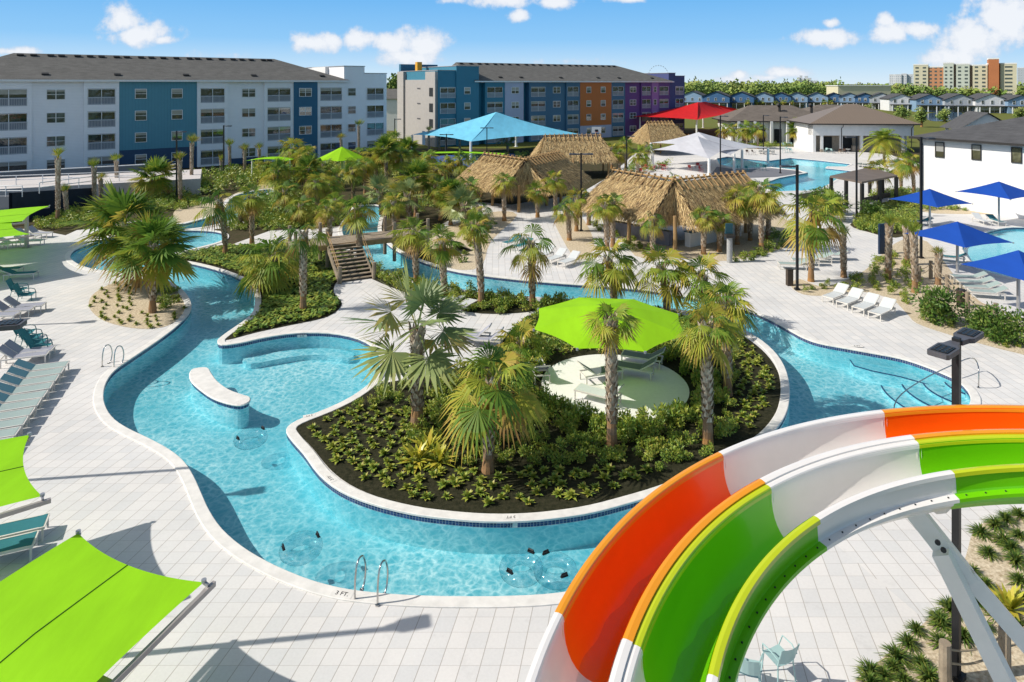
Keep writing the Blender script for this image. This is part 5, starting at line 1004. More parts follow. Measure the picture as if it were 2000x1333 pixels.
def blue_umb(c, h, R_, a0, label):
    cs = [V(c[0] + R_ * math.cos(a0 + i * math.pi / 2), c[1] + R_ * math.sin(a0 + i * math.pi / 2), h) for i in range(4)]
    t = canopy('shade_umbrella', label, cs, V(c[0], c[1], h + 1.08), navyb, [V(c[0], c[1], h + 1.0)], steel_g, .09, .035, 'square blue shade umbrellas', 'umbrella', drop=.02)
    for k in range(4): q = MB(); a = a0 + k * math.pi / 2; q.bar((0, 0, h + .98), (R_ * .96 * math.cos(a), R_ * .96 * math.sin(a), h - .03), .05); q.build('rib', steel_g, t)
blue_umb(G(1870,533), 2.3, 3.0, R(-116), 'blue square umbrella in the middle, over the lounger fence'); blue_umb(G(1989,612), 2.35, 2.65, R(-116), 'nearest blue square umbrella, cut by the edge of the view')
blue_umb(G(1816,447), 2.35, 3.1, R(-112), 'blue square umbrella behind the black lamp post'); blue_umb(G(1951,441), 2.8, 3.2, R(-112), 'farthest blue square umbrella against the white building')
# lime octagon umbrella on the island
def octo(name, label, c, h, Rr, top, mat, pm, a0=.2, group=None):
    cs = [V(c[0] + Rr * math.cos(a0 + i * math.pi / 4), c[1] + Rr * math.sin(a0 + i * math.pi / 4), h) for i in range(8)]
    t = canopy(name, label, cs, V(c[0], c[1], h + top), mat, [V(c[0], c[1], h + top - .05)], pm, .11, .045, group, 'umbrella', drop=.015)
    for k in range(8): a = a0 + k * math.pi / 4; q = MB(); q.bar((0, 0, h + top - .08), (Rr * .97 * math.cos(a), Rr * .97 * math.sin(a), h - .03), .04); q.build('rib', lime_post, t)
octo('garden_umbrella', 'large lime green octagonal umbrella on the island', (4.0, 27.6), 2.62, 3.25, .72, lime, lime_post, .28)
octo('garden_umbrella', 'lime green umbrella among the palms of the grove', tuple(AT(668, 84).to_2d()), 3.0, 3.1, 1.5, lime, lime_post, .1)
# lime rectangular sails on cantilever frames
def sail(label, T, R_, R2, T2, post, group='lime green cantilever sails', sagc=.055):
    o = V(post[0], post[1], 0); t = thing('shade_sail', label, 'shade sail', o, 0, group); c = [Vector(p) for p in (T, R_, R2, T2)]; ctr = sum(c, Vector()) / 4
    rows = []
    for i in range(15):
        v = i / 14; row = []
        for j in range(15):
            u = j / 14; p = c[0].lerp(c[1], u).lerp(c[3].lerp(c[2], u), v); d = ctr - p; d.z = 0
            eu, ev = 4 * u * (1 - u), 4 * v * (1 - v); e = max(eu * (1 - ev), 0) * abs(2 * v - 1) ** 2 + 0
            p = p + (c[3] - c[0]) * (sagc * eu * (1 - 2 * v) * abs(1 - 2 * v)) + Vector((0, 0, .14 * (eu + ev - eu * ev) * .6 - .10 * abs(1 - 2 * v) * eu)); row.append(p - o)
        rows.append(row)
    mb = MB(); mb.grid(rows); mb.build('sail_cloth', limef, t, True)
    se = MB(); se.tube([(rows[i][7] + Vector((0, 0, .008))) for i in range(15)], .008, 4); se.build('seam', M('dark_seam', (.05, .14, .01), .8, 0.01), t)
    for nm, a, b in (('side_beam', c[1], c[2]), ('side_beam', c[0], c[3])):
        off = Vector((0, 0, -.10)); out = (a - (c[0] if a is c[1] else c[1])).normalized() * .12; ex = .16 if a is c[1] else .0; out = out if a is c[1] else -out * .5; q = MB(); q.bar(a + off + out + (a - b).normalized() * ex - o, b + off + out - o, .075, .10); q.build(nm, alu, t)
        for p_ in (a, b): q = MB(); q.bar(p_ - o, p_ + out + Vector((0, 0, -.03)) - o, .05); q.cyl(p_ - o + Vector((0, 0, .0)), p_ - o + Vector((0, 0, .06)), .05); q.build('corner_clamp', steel_g, t)
    m1, m2 = c[0].lerp(c[3], .5), c[1].lerp(c[2], .5); q = MB(); q.bar(m1 + Vector((0, 0, -.25)) - o, m2 + Vector((0, 0, -.25)) - o, .14, .2); q.build('cross_beam', alu, t)
    q = MB(); q.box((0, 0, 1.2), (.2, .2, 2.4)).box((0, 0, .02), (.45, .45, .04)); q.build('post', alu, t)
sail('lime green sail in front at the bottom of the view, throwing a pointed shadow', (-9.45,14.5,2.7), (-6.05,13.07,2.7), (-7.3,9.0,2.7), (-10.9,10.4,2.7), (-8.4, 11.6))
sail('second lime green sail by the row of loungers', (-13.45,18.55,2.7), (-11.15,15.8,2.7), (-14.6,13.2,2.7), (-17.2,16.2,2.7), (-14.2, 16.0))
sail('far lime green sail low at the edge above the loungers', (-35.2,46.9,2.75), (-31.1,43.0,2.75), (-35.6,38.2,2.75), (-40.0,42.3,2.75), (-37.6, 41.4))
sail('lime green sail beside the navy wall, seen edge on', (-36.4,52.4,2.85), (-34.2,46.6,2.85), (-41.0,44.6,2.3), (-43.2,50.6,2.3), (-36.9, 50.6))
for lab, x0, x1, y, z, col_, dep in (('thin lime green canopy edge before the play deck', 792, 985, 303, 3.0, limef, 3.0), ('thin lime green canopy edge left of the grove', 478, 560, 315, 3.0, limef, 3.5), ('thin lime green canopy edge right of the grove', 628, 668, 306, 3.0, limef, 3.0)):
    Z = FOC * (CAM_H - z) / (y - HY); a, b = AT(x0, Z, z), AT(x1, Z, z); t = thing('flat_canopy', lab, 'canopy', (a.x, a.y, 0), 0, 'thin lime canopies')
    w_ = b.x - a.x; q = MB(); q.grid([[(w_ * u, dep * v, z + .25 * math.sin(math.pi * u) - .1 * v) for u in [i / 10 for i in range(11)]] for v in (0, .5, 1)]); q.build('sail_cloth', limef, t, True)
    for u in (.04, .96): q = MB(); q.cyl((w_ * u, dep / 2, 0), (w_ * u, dep / 2, z), .09); q.build('post', steel_w, t)
sheet('play_floor', [gl([(820,312),(870,304),(1000,300),(1010,310),(960,330),(850,332)], 3)], [], -.01, M('blue_play_floor', (.06, .13, .38), .8, .1, .5))
# ------------------------------------------------------------------ thatched huts
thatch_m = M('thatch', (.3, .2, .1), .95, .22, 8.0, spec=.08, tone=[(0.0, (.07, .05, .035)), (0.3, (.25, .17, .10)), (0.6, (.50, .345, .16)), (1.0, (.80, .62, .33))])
wood_m = M('log_wood', (.46, .29, .13), .8, .2, 3.0, bump=.4, bscale=20, stretch=(1, 1, .25)); wood_g = M('weathered_wood', (.36, .29, .21), .85, .22, 3.0, bump=.4, bscale=20); 
def thatch(parent, a, b, hw, z0, z1, n, hip0=True, hip1=True, seed=1, sag=.25):
    """a, b ridge ends; straw laid in courses over the four slopes of a hip roof"""
    r = random.Random(seed); a, b = Vector(a), Vector(b); e = (b - a).normalized(); s = Vector((-e.y, e.x, 0)); mb = MB(); up = Vector((0, 0, 1))
    def corner(sg, end): base = (b if end else a); return base + s * sg * hw + e * (hw * .40 if end else -hw * .40) * (1 if (hip1 if end else hip0) else .25)
    C = {(sg, en): corner(sg, en) for sg in (-1, 1) for en in (0, 1)}
    for c in C.values(): c.z = z0
    slopes = [(C[(-1, 0)], C[(-1, 1)], a, b), (C[(1, 1)], C[(1, 0)], b, a), (C[(-1, 1)], C[(1, 1)], b, b), (C[(1, 0)], C[(-1, 0)], a, a)]
    inner = MB()
    for p0, p1, q0, q1 in slopes:
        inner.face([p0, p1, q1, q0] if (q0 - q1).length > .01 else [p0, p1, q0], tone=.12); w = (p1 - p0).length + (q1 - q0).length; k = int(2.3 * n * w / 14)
        nr = ((p1 - p0).cross(q0 - p0)).normalized(); nr = nr if nr.z > 0 else -nr
        for i in range(k):
            v = 1 - math.sqrt(r.random()) if (q0 - q1).length < .5 else r.random(); v = min(v, .97); u = r.random(); p = p0.lerp(p1, u).lerp(q0.lerp(q1, u), v); dn = ((p0.lerp(p1, u)) - (q0.lerp(q1, u))).normalized(); sd = dn.cross(nr).normalized()
            L_ = r.uniform(.25, .62); dd = (dn + sd * r.gauss(0, .30) + nr * r.uniform(-.02, .34)).normalized(); st = p + nr * (.04 + r.uniform(0, .16)); wd = r.uniform(.010, .034)
            tn = min(1, max(0, r.gauss(.64, .25) - (.25 if r.random() < .08 else 0))); c2 = st + dd * L_; c2.z -= .05 * r.random() + (.12 if v < .1 else 0)
            mb.face([st - sd * wd, st + sd * wd, c2 + sd * wd * .5, c2 - sd * wd * .5], tone=tn)
    k = len(mb.v); mb.v += inner.v; mb.f += [tuple(i + k for i in f) for f in inner.f]; mb.t += inner.t; mb.mi += inner.mi
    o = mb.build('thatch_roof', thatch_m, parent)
    q = MB(); q.tube([a - e * .25 + up * .2, b + e * .25 + up * .2], .085, 7); rp = q.build('ridge_pole', wood_m, o)
    L_ = (b - a).length; nn = max(3, int(L_ / .62)); q = MB()
    for i in range(nn + 1):
        p = a.lerp(b, i / nn) + up * .26
        for sg in (-1, 1): d = (s * sg * hw + up * (z0 - z1)).normalized(); q.tube([p - d * .15 + up * .06, p + d * 1.25 + up * .14], .055, 5)
    q.build('ridge_strut', wood_m, o); return o
def hut(name, label, segs, z0, z1, hw, posts, n=1500, group='thatched huts', base=None):
    o = Vector(segs[0][0]); o.z = 0; t = thing(name, label, 'hut', o, 0, group)
    for i, (a, b, h0, h1) in enumerate(segs): thatch(t, Vector(a) - o, Vector(b) - o, hw, z0, z1, n, h0, h1, 5 + i)
    for p in posts: p = Vector(p) - o; q = MB(); q.tube([(p.x, p.y, 0), (p.x + .03, p.y, z0 * .5), (p.x, p.y, z0 + .5)], [.16, .145, .13], 8); q.build('post', wood_m, t)
    return t
def R3(x, y, z): Z = FOC * (CAM_H - z) / (y - HY); return V((x - CX) * Z / FOC, Z, z)
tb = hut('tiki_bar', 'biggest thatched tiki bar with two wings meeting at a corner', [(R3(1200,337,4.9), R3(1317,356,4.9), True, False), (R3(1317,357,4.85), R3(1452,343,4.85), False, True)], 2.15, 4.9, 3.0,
    [G(1318,492), G(1228,478), G(1410,478), G(1190,462), G(1456,455), G(1300,440)], 3600)
c = G(1345,480); q = MB(); q.bar(V(13.4, 50.8, .55) - tb.location, V(18.6, 54.6, .55) - tb.location, .5, 1.1); q.build('bar_counter', white_p, tb); q = MB(); q.bar(V(13.4, 50.8, 1.14) - tb.location, V(18.6, 54.6, 1.14) - tb.location, .75, .08); q.build('counter_top', M('teal_counter', (.02, .10, .15), .3, .1), tb)
q = MB(); q.bar(V(12.2, 51.2, .55) - tb.location, V(8.2, 55.4, .55) - tb.location, .5, 1.1); q.build('bar_counter', M('grey_counter', (.25, .25, .30), .8, .1), tb)
hut('thatched_hut', 'thatched hut with a bent ridge left of the tiki bar', [(R3(947,304,4.8), R3(1026,315,4.8), True, False), (R3(1026,315,4.75), R3(1092,301,4.75), False, True)], 2.1, 4.8, 3.1, [G(1013,415), G(1068,402), G(962,402), G(1106,372), G(940,385), G(1095,396)], 2400)
hut('thatched_hut', 'long thatched hut behind the bent one with a straight ridge', [(R3(1065,268,5.2), R3(1172,267,5.2), True, True)], 2.2, 5.2, 3.6, [G(1050,345), G(1188,346), G(1120,350), G(1060,338), G(1178,334)], 2600)
hut('thatched_hut', 'farthest thatched hut below the red canopy', [(R3(1265,241,5.4), R3(1312,240,5.4), True, True)], 2.2, 5.4, 4.0, [G(1250,298), G(1338,296), G(1290,300), G(1345,290)], 2600)
# pergola
pg = thing('pergola', 'flat brown roofed pergola with dark posts by the main pool', 'pergola', (33.8, 64.3, 0)); o = V(33.8, 64.3, 0); cs = [V(33.8,64.3,2.85), V(39.9,68.9,2.85), V(40.6,75.5,2.85), V(32.7,68.5,2.85)]
q = MB(); q.poly([(c - o).to_2d() for c in cs], 2.8, 2.98); q.build('roof', M('brown_roof', (.17, .135, .11), .7, .12, 1.0), pg)
for c in cs + [cs[0].lerp(cs[1], .5), cs[0].lerp(cs[3], .5), cs[1].lerp(cs[2], .5)]: c = o + (c - o) * .96 + V(.1, .15, 0); q = MB(); q.box((c.x - o.x, c.y - o.y, 1.4), (.28, .28, 2.8)); q.build('post', bronze, pg)
for i, k in enumerate((.25, .5, .75)): c = cs[0].lerp(cs[1], k) + V(1.0, 1.6, 0); w_ = thing('cabana_sofa', '%s cabana sofa under the brown pergola' % ('left', 'middle', 'right')[i], 'sofa', (c.x, c.y, 0), .6, 'pergola sofas'); MB().box((0, 0, .2), (1.5, .9, .4)).build('base', bronze, w_); MB().box((0, -.05, .46), (1.4, .75, .14)).build('cushion', M('sofa_cushion', (.45, .46, .48), .9, .05), w_); MB().box((0, .38, .7), (1.5, .14, .6)).build('backrest', bronze, w_)
# ------------------------------------------------------------------ lamp posts
def lamp(bx, by, ty, heads, label, rz=0.0, near=False, g=None, h=None):
    g = g or G(bx, by); h = h or HT(ty, g.y); t = thing('lamp_post', label, 'lamp post', g, rz, 'black lamp posts'); w = .135
    q = MB(); q.box((0, 0, h / 2), (w, w, h)).box((0, 0, .06), (.28, .28, .12)); q.build('pole', blackm, t)
    for sg in heads:
        q = MB(); y0, y1 = .0, 0
        A_ = [(sg * .07, -.09), (sg * .32, -.13), (sg * .42, -.2), (sg * .98, -.2), (sg * 1.02, -.16), (sg * 1.02, .16), (sg * .98, .2), (sg * .42, .2), (sg * .32, .13), (sg * .07, .09)]
        if sg < 0: A_ = A_[::-1]
        q.poly(A_, h - .16, h - .06, 0.5); hd = q.build('lamp_head', M('lamp_grey', (.10, .10, .115), .45, .15, 5), t)
        p = MB(); p.box((sg * .72, 0, h - .053), (.46, .30, .02))
        if near:
            d = p
            for i in range(4):
                for j in range(3): d.cyl((sg * (.56 + i * .105), -.1 + j * .1, h - .044), (sg * (.56 + i * .105), -.1 + j * .1, h - .036), .022, n=8, mi=1)
        p.build('lamp_panel', [M('lamp_panel', (.010, .010, .011), .35, .3, 30), M('lens_amber', (.05, .035, .02), .2, .1)], hd)
    return t
lamp(1868,1326,660,(-1,1),'nearest tall black lamp post with two flat heads beside the slide', R(38), True)
lamp(1557,567,322,(-1,),'single headed lamp post at the big weeping palm', R(0)); lamp(1673,427,266,(-1,),'single headed lamp post at the curved east walk', R(0)); lamp(1799,505,268,(1,),'lamp post behind the blue umbrellas with its head to the right', R(8))
lamp(1524,339,228,(1,),'lamp post on the slate terrace by the main pool'); lamp(1407,347,226,(1,),'lamp post before the white canopies'); lamp(1135,452,299,(-1,1),'double headed lamp post beside the tiki bar'); lamp(951,322,249,(-1,1),'double headed lamp post before the cyan canopy')
lamp(872,330,262,(-1,1),'double headed lamp post left of the play deck'); lamp(771,315,232,(1,),'lamp post before the grey end wall'); lamp(345,392,256,(1,),'lamp post before the teal apartment wall with head to the right'); lamp(437,350,245,(1,),'lamp post before the white balcony bay')
lamp(1491,300,225,(1,),'thin lamp post before the clubhouse'); lamp(1224,352,265,(1,),'lamp post between the thatched huts')
lamp(0,0,0,(1,),'lamp post at the left edge whose flat head hangs over the loungers', R(14), True, V(-11.55, 14.15, 0), 7.4)
lamp(0,0,0,(1,),'lamp post just outside the left edge by the loungers', R(14), False, V(-18.9, 20.5, 0), 7.4); lamp(0,0,0,(1,),'lamp post outside the left edge before the gravel circle', R(14), False, V(-31.5, 33.6, 0), 7.4)
# ------------------------------------------------------------------ loungers, chairs, tables
def sling(name, col): return M(name, col, .8, .06, 30, bump=.2, bscale=150, spec=.2, trans=.08)
SL = {'lav': sling('sling_lavender', (.36, .37, .43)), 'teal': sling('sling_teal', (.04, .20, .23)), 'sage': sling('sling_sage', (.36, .45, .43)), 'white': sling('sling_white', (.62, .65, .65)), 'grey': sling('sling_grey', (.17, .19, .22)), 'sea': sling('sling_sea', (.10, .24, .30))}
frame_m = M('lounger_frame', (.72, .68, .62), .45, .05, 4)
def lounger_proto(seat, back, bh=.42, bl=.62):
    t = thing('sun_lounger', 'pool lounger', 'sun lounger'); w = .62; z = .36; x0, x1 = -.28, .98; bx, bz = x0 - bl, z + bh
    f = MB()
    for sy in (-1, 1): f.bar((x0 - .5, sy * w / 2, z), (x1, sy * w / 2, z), .045, .06); f.bar((x0, sy * w / 2, z + .02), (bx, sy * w / 2, bz), .04, .045)
    f.bar((x1 - .02, -w / 2, z), (x1 - .02, w / 2, z), .05).bar((x0 - .5, -w / 2, z), (x0 - .5, w / 2, z), .05).bar((bx, -w / 2, bz), (bx, w / 2, bz), .045).bar((x0, -w / 2, z), (x0, w / 2, z), .04); f.build('frame', frame_m, t)
    for sx in (x1 - .05, x0 - .45):
        for sy in (-1, 1): q = MB(); q.bar((sx, sy * w / 2, 0), (sx, sy * w / 2, z), .05, .04); q.build('leg', frame_m, t)
    q = MB(); q.grid([[(x0 + (x1 - .04 - x0) * i / 8, sy * (w / 2 - .01), z + .035 - .02 * math.sin(math.pi * i / 8)) for sy in (-1, 0, 1)] for i in range(9)]); q.build('seat', seat, t)
    q = MB(); q.grid([[(x0 + (bx - x0) * i / 4, sy * (w / 2 - .01), z + .045 + (bz - z) * i / 4) for sy in (-1, 0, 1)] for i in range(5)]); q.build('backrest', back, t)
    return Proto(t)
def armchair_proto(col, frm):
    t = thing('arm_chair', 'pool chair with curved arms', 'chair'); f = MB()
    for sy in (-1, 1): f.tube([(.42, sy * .3, 0), (.42, sy * .3, .34), (.36, sy * .3, .52), (.15, sy * .3, .58), (-.2, sy * .3, .55), (-.38, sy * .3, .62)], .022, 6); f.tube([(-.3, sy * .3, 0), (-.22, sy * .3, .3), (-.52, sy * .28, .95)], .02, 6); f.bar((.42, sy * .3, .34), (-.22, sy * .3, .3), .035)
    f.build('frame', frm, t); q = MB(); q.grid([[(.42 - .64 * i / 4, sy * .28, .35 - .03 * math.sin(i)) for sy in (-1, 0, 1)] for i in range(5)]); q.build('seat', col, t)
    q = MB(); q.grid([[(-.22 - .3 * i / 4, sy * .28, .32 + .63 * i / 4) for sy in (-1, 0, 1)] for i in range(5)]); q.build('backrest', col, t); return Proto(t)
def cafe_proto(col):
    t = thing('cafe_chair', 'cafe chair', 'chair'); q = MB()
    q.grid([[(.22 - .44 * i / 3, sy * .22, .45 - .02 * (1 - abs(sy))) for sy in (-1, -.5, 0, .5, 1)] for i in range(4)]); q.build('seat', col, t)
    q = MB(); q.grid([[(-.24 - .10 * i / 3 + .05 * (1 - sy * sy) * -1, sy * .22, .52 + .36 * i / 3) for sy in (-1, -.5, 0, .5, 1)] for i in range(4)]); q.build('backrest', col, t)
    for sx in (-1, 1):
        for sy in (-1, 1): q = MB(); q.tube([(sx * .24, sy * .24, 0), (sx * .2, sy * .2, .45)] + ([(-.34, sy * .23, .88)] if sx < 0 else []), .016, 6); q.build('leg', col, t)
    for sy in (-1, 1): q = MB(); q.tube([(-.27, sy * .24, .62), (-.1, sy * .27, .68), (.16, sy * .27, .66), (.21, sy * .22, .45)], .014, 6); q.build('arm', col, t)
    return Proto(t)
def table_proto(col):
    t = thing('cafe_table', 'cafe table', 'table'); q = MB(); q.cyl((0, 0, .72), (0, 0, .75), .42, n=20); q.build('table_top', col, t); q = MB(); q.cyl((0, 0, 0), (0, 0, .72), .03).cyl((0, 0, 0), (0, 0, .03), .26, n=16); q.build('pedestal', col, t); return Proto(t)
LP = {k: lounger_proto(SL[a], SL[b], h, l) for k, (a, b, h, l) in {'sage': ('sage', 'sea', .34, .62), 'lav': ('lav', 'lav', .48, .55), 'white': ('white', 'white', .40, .6), 'teal': ('teal', 'teal', .30, .6), 'grey': ('grey', 'grey', .42, .6), 'sgrey': ('sage', 'sage', .30, .62)}.items()}
mint = M('mint_steel', (.34, .50, .49), .4, .05, 4); redp = M('red_steel', (.40, .045, .045), .45, .06, 4); tealp = M('teal_steel', (.02, .17, .19), .45, .06, 4); greyp = M('grey_steel', (.30, .30, .32), .5, .05, 4)
AC = armchair_proto(SL['teal'], tealp); CC = {'mint': cafe_proto(mint), 'red': cafe_proto(redp), 'teal': cafe_proto(tealp), 'brown': cafe_proto(M('brown_steel', (.10, .06, .045), .5, .05, 4))}; TT = {'mint': table_proto(mint), 'white': table_proto(M('white_table', (.7, .7, .68), .5, .03, 3)), 'red': table_proto(redp)}
ORD = ['first', 'second', 'third', 'fourth', 'fifth', 'sixth', 'seventh', 'eighth', 'ninth', 'tenth', 'eleventh', 'twelfth', 'thirteenth', 'fourteenth']
def row(proto, start, step, n, rz, fmt, group):
    for i in range(n): p = start + step * i; proto.put(V(p[0], p[1], 0), rz + rnd.uniform(-.03, .03), fmt % ORD[i], group)
# sage row beside the river: foot ends face the water
ax = R(22); ux = V(math.cos(ax), math.sin(ax), 0); st = V(.25, -.70, 0)
row(LP['sage'], G(133,727) - ux * .98, st, 13, ax, '%s sea blue backed sage lounger of the near row, counted from the lavender chairs', 'sage loungers in the near row')
for i, (x, y, lb) in enumerate(((85,706,'lavender lounger chair nearest the sage row'),(95,697,'lavender lounger chair beside the teal armchairs'),(80,607,'lavender lounger chair on the far side of the flat lamp head, nearest the river'),(58,615,'lavender lounger chair in the middle beyond the flat lamp head'),(30,625,'lavender lounger chair just above the flat lamp head'))):
    LP['lav'].put(G(x, y) - V(.75, .25, 0), R(20 - i * 3), lb, 'lavender lounger chairs')
for i, (x, y) in enumerate(((8,1062),(-18,1100))): LP['teal'].put(G(x, y) , R(24), '%s teal lounger between the two lime sails' % ('right', 'left')[i], 'loungers between the lime sails')
for i, (x, y) in enumerate(((93,690),(84,680),(74,670),(62,661))): AC.put(G(x, y) - V(.3, .1, 0), R(20), '%s teal armchair with curved arms, counted from the lavender loungers' % ORD[i], 'teal armchairs')
for i, (x, y) in enumerate(((62,585),(48,575))): AC.put(G(x, y) - V(.3, .1, 0), R(15), '%s teal armchair beyond the flat lamp head' % ('nearer', 'farther')[i], 'teal armchairs by the sail shadow')
LP['teal'].put(G(38,545), R(12), 'flat teal lounger in the big sail shadow', 'teal loungers in the shade'); LP['teal'].put(G(10,536), R(12), 'teal lounger behind the flat one in the sail shadow', 'teal loungers in the shade')
ax2 = R(12); row(LP['white'], G(84,478) - V(.95, .2, 0), V(-.78, -.62, 0), 8, ax2, '%s white lounger counted from the shrubs in the far row under the lime sail', 'white loungers in the far row')
for i, (x, y) in enumerate(((92,463),(70,468))): LP['lav'].put(G(x, y) - V(.6, .1, 0), R(-5), '%s lavender lounger with raised back at the shrub bed' % ('right', 'left')[i], 'raised loungers at the shrub bed')
# four white loungers on the east deck, head away from the water
for i, (x, y) in enumerate(((1633,587),(1661,597),(1692,608),(1724,618))): LP['white'].put(G(x, y), R(180 + 37), '%s white lounger on the east deck, counted from the lamp post' % ORD[i], 'white loungers on the east deck')
for i, (x, y) in enumerate(((1550,526),(1575,518),(1600,512),(1628,507))): LP['sgrey'].put(G(x, y), R(180 - 10), '%s sage lounger behind the big weeping palm trunk' % ORD[i], 'sage loungers behind the weeping palm')
for i, (x, y) in enumerate(((1038,498),(1062,506),(1086,512),(1112,518))): LP['white'].put(G(x, y), R(180 + 50), '%s white lounger on the bank of the back river, counted from the bridge' % ORD[i], 'white loungers on the back river bank')
for i, (x, y) in enumerate(((1000,480),(1022,487))): LP['teal'].put(G(x, y), R(180 + 50), '%s teal lounger shaded on the bank of the back river' % ('left', 'right')[i], 'teal loungers on the back river bank')
for (x, y, rz, k, lb) in ((1258,712,158,'grey','far grey lounger in the shade of the lime umbrella'),(1240,733,158,'grey','middle grey lounger in the shade of the lime umbrella'),(1172,785,150,'white','sunlit lounger at the near edge of the umbrella pad'),(1170,742,20,'grey','grey lounger with raised back left of the umbrella pole'),(1052,735,100,'grey','grey lounger half hidden left of the umbrella pad')): LP[k].put(G(x, y, .02), R(rz), lb, 'loungers on the umbrella pad')
for (x, y, rz, k, lb) in ((925,668,170,'lav','left lounger on the island paving behind the silver palm'),(948,676,170,'lav','right lounger on the island paving behind the silver palm'),(880,600,60,'white','white lounger standing by the hedge strip'),(905,608,60,'white','second white lounger by the hedge strip')): LP[k].put(G(x, y), R(rz), lb, 'loungers on the island paving')
for i, (x, y) in enumerate(((1893,552),(1905,562),(1917,572),(1930,582))): LP['sgrey'].put(G(x, y), R(165), '%s sage lounger in the row behind the rope fence under the blue umbrellas' % ORD[i], 'loungers behind the rope fence')
LP['white'].put(G(1916,437), R(-95), 'white lounger with raised back by the far blue umbrella', 'loungers by the far blue umbrella'); LP['teal'].put(G(1944,438), R(-95), 'teal lounger with raised back by the far blue umbrella', 'loungers by the far blue umbrella')
LP['teal'].put(G(1800,440), R(180), 'teal lounger behind the black lamp post', 'loungers by the far blue umbrella'); LP['teal'].put(G(1858,512), R(150), 'teal lounger beside the middle blue umbrella post', 'loungers behind the rope fence')
for i, x in enumerate((1484,1492,1500,1508)): LP['white'].put(G(x, 301 + (i % 2)), R(80), '%s striped white lounger on the far deck of the main pool' % ORD[i], 'loungers on the far pool deck')
for i, x in enumerate((1678,1688,1698)): LP['sgrey'].put(G(x, 326 + i), R(70), '%s striped lounger by the date palm' % ORD[i], 'loungers by the date palm')
for i, x in enumerate((1460,1472)): CC['brown'].put(G(x, 303), R(-90 + i * 40), '%s brown chair on the far pool deck' % ('left', 'right')[i], 'brown chairs on the far deck')
SETS = [('red', [(1257,333),(1275,335),(1252,342)], 'under the left of the white canopy'), ('red', [(1348,334),(1362,329),(1370,338),(1385,334)], 'under the right of the white canopy'), ('red', [(1289,331),(1300,334)], 'in the middle under the white canopy'),
        ('teal', [(1444,335),(1460,337),(1478,333),(1493,334)], 'on the slate terrace'), ('mint', [(1531,288),(1546,287)], 'rear group before the clubhouse'), ('mint', [(1531,299),(1545,300),(1538,297)], 'front group on the far pool deck'), ('mint', [(1560,288),(1572,289)], 'beside the round fan palm'), ('mint', [(1612,299),(1626,300)], 'at the pool bar front'), ('brown', [(1640,300),(1651,300),(1678,301)], 'at the pool bar counter')]
for k, pts, where in SETS:
    for i, (x, y) in enumerate(pts): CC[k].put(G(x, y), rnd.uniform(0, 6.28), '%s %s cafe chair %s' % (ORD[i], k, where), '%s chairs %s' % (k, where))
    m = (sum(p[0] for p in pts) / len(pts), sum(p[1] for p in pts) / len(pts)); 
    if k != 'teal': TT['white' if k == 'brown' else k].put(G(m[0], m[1] - .6), 0, '%s round cafe table %s' % ('white' if k == 'brown' else k, where), 'round cafe tables')
CC['mint'].put(G(1520,1322), R(112), 'mint cafe chair standing clear on the paving inside the slide bend', 'mint chairs inside the slide bend'); CC['mint'].put(G(1462,1345), R(70), 'mint cafe chair half hidden by the end of the slide', 'mint chairs inside the slide bend')
# ------------------------------------------------------------------ pool fittings
def rail_loop(name, label, a, b, group=None, w=.6, h=.86, ln=.75):
    """two bent handrails; a = deck end direction towards the water b"""
    a, b = V(*a), V(*b); t = thing(name, label, 'pool handrail', a, 0, group); d = (b - a).normalized(); s = V(-d.y, d.x, 0)
    for sg in (-1, 1):
        o = s * sg * w / 2; pts = [o, o + V(0, 0, h * .55) + d * .02, o + V(0, 0, h * .9) + d * .10, o + V(0, 0, h) + d * .24, o + V(0, 0, h * .88) + d * .44, o + V(0, 0, h * .5) + d * .56, o + V(0, 0, .1) + d * .50, o + V(0, 0, -.02) + d * .36]
        q = MB(); q.tube(smooth_loop(pts, 4, False), .024, 8); r = q.build('rail', chrome, t, True); q = MB()
        for p in (pts[0], pts[-1]): q.cyl(p + V(0, 0, 0), p + V(0, 0, .03), .055, n=12)
        q.build('base_flange', chrome, r)
    return t
rail_loop('pool_handrail', 'pair of polished handrails beside the 3 FT mark on the near rim', G(715,1178), G(745,1130), 'polished pool handrails'); rail_loop('pool_handrail', 'pair of polished handrails on the curve of the west bank', G(211,718), G(245,700), 'polished pool handrails'); rail_loop('pool_handrail', 'pair of polished handrails at the end lobe of the river', G(193,529), G(205,515), 'polished pool handrails')
t = thing('stair_handrail', 'long bent handrail down the pool steps in the east corner', 'pool handrail', G(1911,758), 0); o = t.location; pts = [G(1911,758) - o, G(1911,758) - o + V(0, 0, .85), G(1898,728) - o + V(0, 0, .62), G(1862,738) - o + V(0, 0, .55), G(1800,760) - o + V(0, 0, .35), G(1752,785) - o + V(0, 0, .1), G(1745,798) - o + V(0, 0, -.5)]
q = MB(); q.tube(smooth_loop([Vector(p) for p in pts], 4, False), .024, 8); q.build('rail', chrome, t, True); q = MB(); q.cyl((0, 0, 0), (0, 0, .03), .06); q.build('base_flange', chrome, t)
